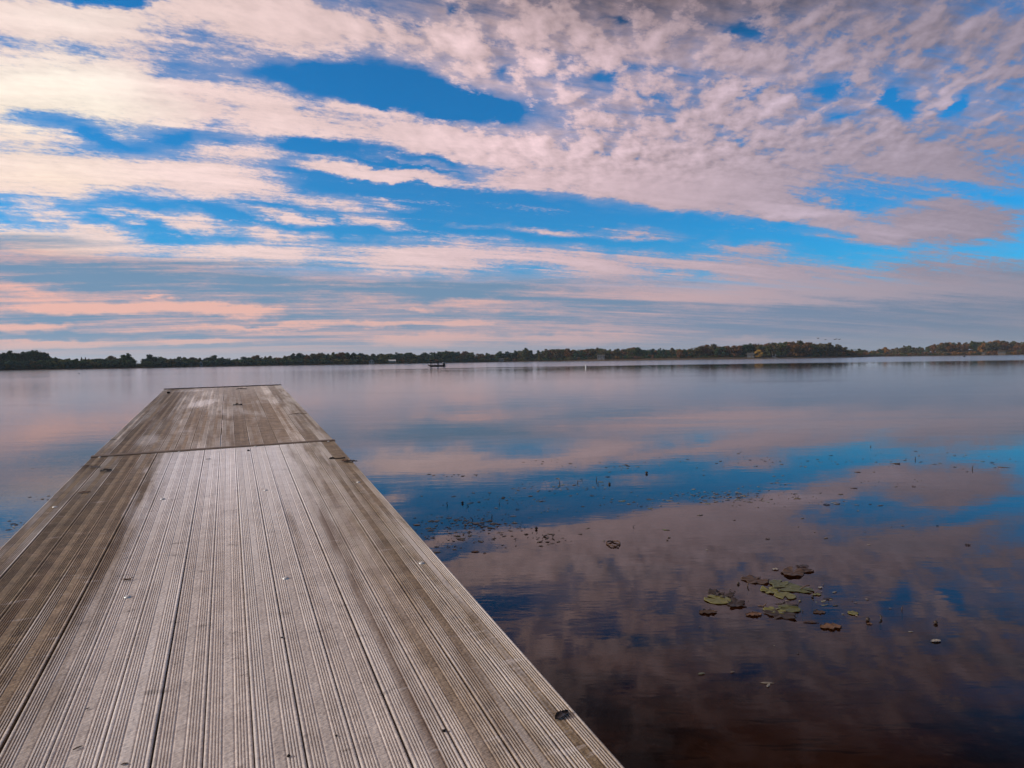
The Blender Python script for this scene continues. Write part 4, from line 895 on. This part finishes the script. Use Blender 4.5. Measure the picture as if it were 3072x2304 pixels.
clod(845, 1914, .0045, 'tiny dark crumb in the board gap right of centre'); clod(671, 1931, .003, 'pinhead crumb on a smooth board in the centre'); clod(505, 1180, .03, 'dark crumb at the far left corner of the dock', True); clod(1009, 2208, .004, 'tiny crumb between the two larger dark crumbs of dirt')
tw = MB(); tw_pts = [(.045, .032, .012), (.02, .045, .016), (-.02, .038, .012), (-.04, .005, .008), (-.02, -.022, .008), (.05, -.028, .009), (.12, -.026, .009), (.19, -.016, .008), (.225, -.008, .010)]
tw.tube([Vector(p)*.52 for p in tw_pts], [.004, .0055, .006, .0055, .005, .0045, .0045, .0055, .006], 8); two = tw.build('hooked_twig', M_TWIG); two.matrix_world = dock_M(995, 1377, False, -3); tag(two, 'dark hooked twig curled at one end near the dock\'s right edge', 'twig', 'litter lying on the dock')

# ------------------------------------------------------------------ plants and litter on the water
M_PAD = simple('lily_pad_green', (.080, .078, .020), .45, .35, 16, .5); M_PADY = simple('lily_pad_yellow', (.125, .110, .024), .45, .3, 16, .5); M_PADB = simple('decayed_brown_pad', (.066, .036, .022), .6, .5, 22); M_PADD = simple('rotted_dark_pad', (.034, .021, .016), .6, .5, 22)
M_STEM = simple('brown_stem', (.075, .036, .016), .6, .4, 40); M_STEMD = simple('dark_stem', (.040, .024, .016), .6, .4, 40); M_PALE = simple('pale_husk', (.28, .24, .20), .7, .2, 40)
def place_water(o, px, py, z=.002, rz=0.0):
    p = on_water(px, py); o.location = (p.x, p.y, z); o.rotation_euler = (0, 0, R(rz)); return p
def wpx(px, py): p = on_water(px, py); return (p - CAM).length/F0        # metres one photo pixel spans across there
def pad(px, py, wpix, mat, label, curl=.10, notch=True, rz=0, asp=1.0, ragged=.035, dip=0.0):
    r = wpix*wpx(px, py)/2; r_ = random.Random(int(px*7+py)); n = 40; b = MB(); vs = []; rings = [.0, .25, .5, .75, .92, 1.0]; th = .0022
    ph = r_.random()*6; p2 = r_.random()*6; rr = [1 + ragged*(.5*math.sin(2*a_+ph) + .45*math.sin(5*a_+p2) + .35*math.sin(9*a_+ph*3) + (.3*r_.uniform(-1, 1) if ragged > .1 else 0)) for a_ in [2*math.pi*j/n for j in range(n)]]
    for s_ in (0, 1):
        for q in rings:
            for j in range(n):
                a = (R(14) + (2*math.pi - R(28))*j/(n-1)) if notch else 2*math.pi*j/n
                d_ = q*r*rr[j]*(1 if q > .3 else 1); wav = curl*.28*r*(q**3)*(.55 + .7*math.sin(2*a+ph) + .10*math.sin(5*a+ph*2))
                vs.append((d_*math.cos(a), d_*math.sin(a)*asp, max(-.006, wav) + (th if s_ else 0) + (.0012*math.sin(a*7)*q if ragged < .1 else .003*math.sin(a*7)*q) - dip))
    N = len(rings)*n; fs = []; J = n-1 if notch else n
    for i in range(len(rings)-1):
        for j in range(J):
            a0, a1, a2, a3 = i*n+j, i*n+(j+1)%n, (i+1)*n+(j+1)%n, (i+1)*n+j; fs += [(a0, a1, a2, a3), (N+a3, N+a2, N+a1, N+a0)]
    e0 = (len(rings)-1)*n; fs += [(e0+j, e0+(j+1)%n, N+e0+(j+1)%n, N+e0+j) for j in range(J)]
    b.raw(vs, fs, True); o = b.build('lily_pad', mat); place_water(o, px, py, .003, rz); return tag(o, label, 'lily pad', 'lily pads floating by the dock')
X6 = lambda x, y: (2050 + x/2.765, 1650 + y/2.765)
pad(*X6(285, 415), 72, M_PADY, 'yellow-green lily pad at the left end of the floating cluster', .05, rz=140)
pad(*X6(795, 277), 58, M_PAD, 'olive lily pad with a curled far rim at the back of the cluster', .16, rz=40, asp=.8)
pad(*X6(860, 312), 74, M_PAD, 'broad olive lily pad in the middle of the cluster', .06, rz=200)
pad(*X6(985, 330), 62, M_PAD, 'olive lily pad under the leaning brown stem', .05, rz=310, asp=.8)
pad(*X6(716, 338), 50, M_PADY, 'yellowish lily pad with dark torn spots left of the broad olive one', .10, rz=90, ragged=.2)
pad(*X6(845, 383), 56, M_PADY, 'yellowish lily pad in front of the broad olive one', .06, rz=250)
pad(*X6(760, 505), 52, M_PADY, 'yellow-olive lily pad torn along its near edge at the front of the cluster', .08, rz=20, ragged=.25)
pad(*X6(880, 490), 56, M_PAD, 'olive lily pad below the forked dark stem', .06, rz=170)
pad(*X6(1408, 527), 26, M_PADY, 'small round yellow lily pad on its own right of the cluster', .03, notch=False)
pad(*X6(910, 190), 80, M_PADB, 'large curled brown lily pad lying behind the green cluster', .30, rz=60, asp=.75, ragged=.12)
pad(*X6(1010, 175), 50, M_PADB, 'thin brown pad edge right of the large curled one', .20, rz=10, asp=.6)
pad(*X6(600, 252), 68, M_PADB, 'reddish brown decayed pad behind an upright stem', .14, rz=30, ragged=.2)
pad(*X6(270, 355), 40, M_PADD, 'rotted dark pad at the far left of the cluster', .30, rz=10, ragged=.3); pad(*X6(345, 380), 46, M_PADD, 'rotted dark pad just behind the yellow-green pad on the left', .22, rz=70, ragged=.3)
pad(*X6(430, 448), 56, M_PADD, 'rotted dark ragged pad between the left pad and the forked twig', .25, rz=120, ragged=.35); pad(*X6(810, 538), 70, M_PADD, 'rotted dark pad at the front under the torn yellow-olive one', .14, rz=80, ragged=.3)
pad(*X6(1310, 470), 50, M_PADB, 'faint yellow-brown pad just under the surface right of the cluster', .02, rz=50, dip=.012)
def water_leaf(px, py, wpix, mat, label, curl=.3, lobes=3, rz=5, asp=.55, name='dead_leaf', cat='leaf', group='dead leaves on the water'):
    L = wpix*wpx(px, py)*(.8 if py < 1660 else 1.0); b = leaf_shape(L, L*asp, curl*.55, int(px), lobes, .0016); o = b.build(name, mat); place_water(o, px, py, .001, rz); return tag(o, label, cat, group)
water_leaf(*X6(1225, 642), 58, M_ORLEAF, 'orange brown oak leaf floating in front of the lily pads', .35); water_leaf(*X6(205, 520), 50, M_BRLEAF, 'brown lobed leaf floating left of the lily pads', .35); water_leaf(*X6(585, 540), 44, M_ORLEAF, 'tan twisted leaf at the front left of the lily pads', .4, 4)
water_leaf(*X6(1130, 520), 34, M_BRLEAF, 'dull brown leaf floating right of the torn pad', .15); water_leaf(*X6(1545, 615), 15, M_ORLEAF, 'tiny orange leaf beside the upright stem on the right', .3, 2); water_leaf(*X6(2095, 760), 27, M_PALE, 'pale curled husk floating alone at the lower right', .55, 0, 8, .45, 'seed_husk', 'husk')
water_leaf(*X6(985, 135), 34, M_PADD, 'thin dark leaf behind the large curled brown pad', .3, 2, 0, .3); water_leaf(*X6(765, 163), 18, M_PALE, 'small whitish scrap behind the reddish brown pad', .5, 2)
water_leaf(*X6(1135, 315), 16, M_PALE, 'pale scrap right of the leaning brown stem', .5, 2, 40); water_leaf(*X6(1110, 372), 24, M_PADY, 'yellowish scrap of pad right of the middle pads', .2, 2); water_leaf(*X6(1200, 408), 28, M_PADD, 'dark sliver on the water right of the lily cluster', .3, 3, 5, .25)
water_leaf(*X6(1060, 602), 40, M_PADB, 'long brown sliver between the torn pad and the oak leaf', .2, 2, -8, .2)
Y6 = lambda x, y: (1200 + x/2.212, 1300 + y/2.212)
Z6 = lambda x, y: (2100 + x/2.276, 1300 + y/2.276)
water_leaf(*Y6(780, 506), 14, M_BRLEAF, 'dark brown leaf alone in the middle of the blue water', .5, 2); water_leaf(*Y6(335, 664), 9, M_DLEAF, 'black leaf at the front of the drifting flecks beside the dock', .6, 0); water_leaf(*Y6(500, 787), 30, M_ORLEAF, 'reddish torn leaf on the pinkish water near the dock', .15, 3)
water_leaf(*Y6(562, 796), 12, M_BRLEAF, 'small brown leaf just right of the reddish torn leaf', .3, 2); water_leaf(*Y6(1205, 305), 9, M_DLEAF, 'small black leaf far out in the middle of the drift', .6, 0); water_leaf(*Y6(1600, 486), 12, M_PADD, 'dark leaf inside the round cloud reflection', .3, 2)
water_leaf(*Z6(865, 489), 23, M_DLEAF, 'dark clump of leaf beside a pale one on the right', .4, 3); water_leaf(*Z6(925, 481), 13, M_PALE, 'pale leaf beside the dark clump on the right', .4, 1); water_leaf(*Z6(391, 427), 9, M_DLEAF, 'black leaf at the left tip of the pale cloud reflection', .6, 0)
water_leaf(*Z6(1460, 364), 14, M_BRLEAF, 'brown leaf on the pale cloud reflection at far right', .5, 2); water_leaf(*Z6(1622, 634), 8, M_DLEAF, 'black knob of leaf alone on the dim water at right', .7, 0); water_leaf(*Z6(735, 190), 10, M_DLEAF, 'dark leaf left of the knobbed stick far out', .5, 0); water_leaf(*Z6(445, 191), 10, M_DLEAF, 'dark leaf among the specks where the drift begins on the right', .5, 0)
water_leaf(*Z6(1512, 195), 8, M_DLEAF, 'dark leaf right of the knobbed stick far out', .5, 0); water_leaf(*Z6(1995, 200), 13, M_BRLEAF, 'brown leaf far out near the right edge of the view', .4, 1); water_leaf(*Z6(462, 722), 16, M_BRLEAF, 'tangled brown leaf on the open brownish water', .5, 4); water_leaf(*Z6(1828, 764), 18, M_PADD, 'dark curled scrap on the dim water at far right', .5, 3)
water_leaf(912+40, 1233, 8, M_DLEAF, 'dark scrap floating just off the outer section of the dock', .3, 1); water_leaf(935, 1232, 6, M_DLEAF, 'tiny scrap between the dock and the dark scrap', .3, 1)
def stem(pts, label, mat, rad=.004, name='plant_stem', cat='stem', group='stems and twigs standing in the water'):
    """pts: photo pixels of the foot on the water, then rises in pixels sideways and up"""
    (fx, fy), rest = pts[0], pts[1:]; p0 = on_water(fx, fy); s = wpx(fx, fy); d = ray(fx, fy); rgt = Vector((d.y, -d.x, 0)).normalized()
    P = [p0 + Vector((0, 0, -.06)) - rgt*0, p0] + [p0 + rgt*(dx*s) + Vector((0, 0, dy*s*.62)) + Vector((d.x, d.y, 0))*(.004*i) for i, (dx, dy) in enumerate(rest)]
    rad = rad*(.45 if fy < 1660 else .8); P = [q - p0 for q in P]; b = MB(); n = len(P); b.tube(P, [rad*(1.1 - .5*i/(n-1)) for i in range(n)], 7); o = b.build(name, mat); o.location = p0; return tag(o, label, cat, group), b
def forked(o_pts, arms, label, mat, rad):
    o, b = stem(o_pts, label, mat, rad); (fx, fy) = o_pts[0]; s = wpx(fx, fy); d = ray(fx, fy); rgt = Vector((d.y, -d.x, 0)).normalized()
    for arm in arms: b.tube([rgt*(dx*s) + Vector((0, 0, dy*s)) for dx, dy in arm], [rad*.9, rad*.7, rad*.5][:len(arm)], 6)
    me = b.mesh('plant_stem'); me.materials.append(mat); o.data = me; return o
stem([X6(533, 300), (1, 12), (4, 22)], 'brown stem standing up behind the yellowish pads', M_STEM, .005)
stem([X6(968, 325), (6, 8), (15, 17), (24, 20)], 'bent brown stem leaning right over the olive pads', M_STEM, .005)
forked([X6(946, 475), (1, 8), (4, 19)], [[(0, 6), (-14, 4), (-30, 7)]], 'dark forked stem with a long side arm at the front of the cluster', M_STEMD, .0055)
forked([X6(662, 470), (-4, 2), (-14, 3)], [[(0, 1), (5, 5), (9, 11)]], 'tan forked twig at the water between rotted and torn pads', M_STEM, .0045)
stem([X6(1637, 575), (2, 8), (0, 14), (-4, 17)], 'dark bent stem standing alone right of the lily cluster', M_STEMD, .006); stem([X6(1815, 497), (-1, 6), (1, 13)], 'thin brown stem farthest right of the lily cluster', M_STEM, .004)
forked([X6(392, 345), (-3, 4), (-4, 10)], [[(-3, 4), (1, 7)]], 'small dark fork of twig behind the left pads', M_STEMD, .003); stem([X6(990, 512), (0, 5), (1, 9)], 'short dark stem right of the torn front pad', M_STEMD, .003); stem([X6(985, 350), (8, -4), (12, -8)], 'short dark stick lying right of the middle pads', M_STEMD, .003)
stem([X6(695, 302), (6, 1), (14, -1), (24, 1)], 'dark stick lying across the yellowish pads', M_STEMD, .003); stem([X6(510, 468), (15, -6), (32, -14)], 'pale thin stalk trailing right from the ragged pad', M_PALE, .002)
def bud(px, py, r, label):
    r *= .7 if py < 1660 else 1
    b = MB(); b.tube([(0, 0, -.05), (0, 0, r*.5)], r*.35, 7); b.ball((0, 0, r*.9), (r, r, r*.9), 10, 7, .25, random.Random(int(px))); 
    for a in range(4): b.tube([(0, 0, r*.6), (r*1.3*math.cos(a*1.57), r*1.3*math.sin(a*1.57), r*.5)], [r*.3, r*.1], 5)
    o = b.build('seed_pod', M_STEMD); place_water(o, px, py, 0); tag(o, label, 'seed pod', 'seed pods on the water')
bud(*X6(2093, 612), .010, 'dark spiky seed pod alone right of the lily cluster'); bud(*X6(1530, 588), .011, 'dark seed pod left of the bent dark stem'); bud(*X6(456, 284), .009, 'dark seed pod left of the reddish brown pad'); bud(*X6(1072, 393), .007, 'small dark seed pod right of the middle pads')
bud(*Y6(415, 466), .018, 'dark round seed pod among flecks on the blue water'); bud(*Y6(905, 637), .018, 'dark seed pod at the edge of the blue reflection'); bud(*Y6(1390, 340), .020, 'dark seed pod far out in the blue water'); bud(*Y6(1636, 268), .024, 'dark seed pod farthest out above the blue water')
for x, y, pts, lab, mat, rad in ((315, 478, [(-1, 5), (-3, 10), (1, 14)], 'dark bent stem rising from flecks close beside the dock', M_STEMD, .010), (455, 486, [(-2, 4), (-6, 9)], 'short dark stem right of the round seed pod', M_STEMD, .011), (657, 470, [(2, 6), (0, 12)], 'dark stem standing in the blue water', M_STEMD, .010),
    (478, 590, [(2, 8), (2, 14), (-3, 19)], 'tall bent stem in the thick of the drifting flecks', M_STEMD, .009), (608, 556, [(2, 7), (-1, 12)], 'curved stem right of the tall bent one', M_STEMD, .009), (1058, 332, [(1, 6), (-1, 13)], 'thin stem far out above the drift', M_STEMD, .011), (1180, 328, [(-1, 6), (1, 11)], 'thin stem beside the small black leaf far out', M_STEMD, .012),
    (1303, 312, [(1, 8), (0, 18)], 'tallest thin stem far out in the drift', M_STEMD, .012), (1318, 340, [(-4, 4), (1, 10)], 'kinked stem right of the tallest thin one', M_STEMD, .011), (1548, 622, [(0, 5), (4, 6)], 'small dark twig on the pinkish water', M_STEMD, .008)):
    stem([Y6(x, y)] + pts, lab, mat, rad)
forked([Y6(955, 686), (-3, 6), (-5, 10)], [[(0, 0), (6, 4), (9, 2)]], 'dark forked twig at the edge of the pinkish water', M_STEMD, .009); forked([Y6(1016, 690), (-3, 8), (-2, 14)], [[(-1, 4), (4, 9)]], 'thin crossed twig right of the dark forked one', M_STEMD, .006)
stem([Z6(1318, 207), (6, 1), (13, 1.5), (16, 4)], 'dark stick with a knobbed end far out on the right', M_STEMD, .022); stem([Z6(1055, 265), (8, 1), (15, 0)], 'reddish twig lying on the blue water far out', M_STEM, .016); stem([Z6(2035, 230), (10, 0), (25, -1)], 'long tan twig lying far out near the right edge', M_STEM, .018)
stem([Z6(1860, 245), (0, 6), (1, 14)], 'thin upright stem far out at right', M_STEMD, .014); stem([Z6(1470, 180), (0, 6), (0, 12)], 'thin upright stem farthest out right of the knobbed stick', M_STEMD, .014); stem([Z6(1025, 374), (8, 1), (18, 2)], 'thin twig lying on the pale cloud reflection', M_STEMD, .010); stem([Z6(1165, 92), (0, 4), (0, 6)], 'tiny stem farthest out of all on the right', M_STEMD, .016)
stem([Y6(1715, 438), (12, -3), (28, -14)], 'long pale stalk lying on the blue water', M_PALE, .006); stem([Y6(1360, 290), (7, 1), (14, 1)], 'dark stick lying far out in the drift', M_STEMD, .014)
ringb = MB(); s_ = wpx(*Y6(1418, 738)); ringb.tube([(18*s_*math.cos(a)*(1+.15*math.sin(3*a)), 30*s_*math.sin(a)*.9, .004 + .008*abs(math.sin(a*2))) for a in [R(-20 + 330*j/26) for j in range(27)]], .006, 6); ro = ringb.build('reed_loop', M_STEM); place_water(ro, *Y6(1418, 738), .0); tag(ro, 'loop of dead reed floating on the pinkish water', 'reed')

# countless flecks of drifting duckweed and plant scraps
def flecks():
    b = MB(); r_ = random.Random(12)
    patches = [(Y6(330, 610), 230, 42, 210), (Y6(560, 600), 120, 30, 130), (Y6(330, 720), 150, 32, 70), (Y6(800, 690), 260, 34, 80), (Y6(1150, 360), 200, 30, 80), (Y6(1600, 470), 150, 30, 40), (Y6(980, 470), 330, 50, 70), (Y6(640, 440), 160, 26, 60), (Y6(350, 280), 130, 8, 26), (Y6(950, 188), 60, 10, 14), (Y6(1350, 215), 260, 16, 50),
               (Y6(2100, 410), 220, 30, 150), (Z6(150, 430), 170, 26, 70), (Z6(150, 200), 200, 44, 60), (Z6(520, 330), 60, 14, 18), (Z6(750, 190), 200, 26, 46), (Z6(500, 460), 220, 26, 46), (Z6(1000, 480), 180, 12, 30), (Z6(1450, 180), 260, 36, 50), (Z6(1850, 220), 220, 40, 30), (Z6(1300, 340), 200, 16, 24), (X6(900, 400), 330, 60, 26), (X6(1150, 450), 220, 60, 22), ((2400, 1600), 700, 90, 30), ((200, 1405), 150, 10, 26), ((120, 1500), 130, 18, 24), ((60, 1580), 70, 20, 24), ((2300, 1985), 500, 160, 10)]
    for (cx, cy), sx, sy, n in patches:
        for i in range(int(n*.8)):
            px, py = cx + r_.gauss(0, .42)*sx, cy + r_.gauss(0, .42)*sy
            if px < 1240 and px > 170 and py < 1640: continue
            p = on_water(px, py); L = r_.choice([.004, .006, .008, .012, .018, .030])*r_.uniform(.6, 1.2)*(1 + .015*p.y); w_ = L*r_.uniform(.18, .6); a = r_.gauss(0, .5); c, s = math.cos(a), math.sin(a); z = .0012 + r_.random()*.002; h = r_.uniform(.001, .004)
            q = [(-L, -w_*.3), (-L*.3, -w_), (L*.6, -w_*.7), (L, .1*w_), (L*.3, w_), (-L*.6, w_*.6)]; V = [(p.x+x*c-y*s, p.y+x*s+y*c, z) for x, y in q] + [(p.x+(x*c-y*s)*.8, p.y+(x*s+y*c)*.8, z+h*(.6+.4*((j*7) % 3)/2)) for j, (x, y) in enumerate(q)]
            b.raw(V, [(6, 7, 8, 9, 10, 11)] + [(j, (j+1) % 6, 6+(j+1) % 6, 6+j) for j in range(6)])
    m_, k, out = newmat('plant_scraps'); P = pos(k); v = k.n.new('ShaderNodeTexWhiteNoise'); k.l.new(k.vm('SNAP', P, (.07, .07, 9)), v.inputs[0])
    c = k.ramp(v.outputs['Value'], [(0, (.03, .02, .014)), (.35, (.10, .07, .045)), (.6, (.16, .12, .085)), (.85, (.22, .19, .15)), (1, (.12, .13, .05))]); bsdf(k, out, c, .6, .4); tag(b.build('floating_plant_scraps', m_), kind='stuff')
flecks()

# ------------------------------------------------------------------ thin morning haze over the lake
def haze():
    b = MB(); b.box((0, 5950, 78), (26000, 12300, 164)); m_ = bpy.data.materials.new('haze_air'); m_.use_nodes = True; k = NT(m_.node_tree); k.n.clear()
    out = k.n.new('ShaderNodeOutputMaterial'); v = k.n.new('ShaderNodeVolumePrincipled'); v.inputs['Color'].default_value = (.78, .91, 1, 1); v.inputs['Density'].default_value = 1.0e-4; v.inputs['Anisotropy'].default_value = .2
    k.l.new(v.outputs[0], out.inputs['Volume']); tag(b.build('haze', m_), kind='stuff')
haze()
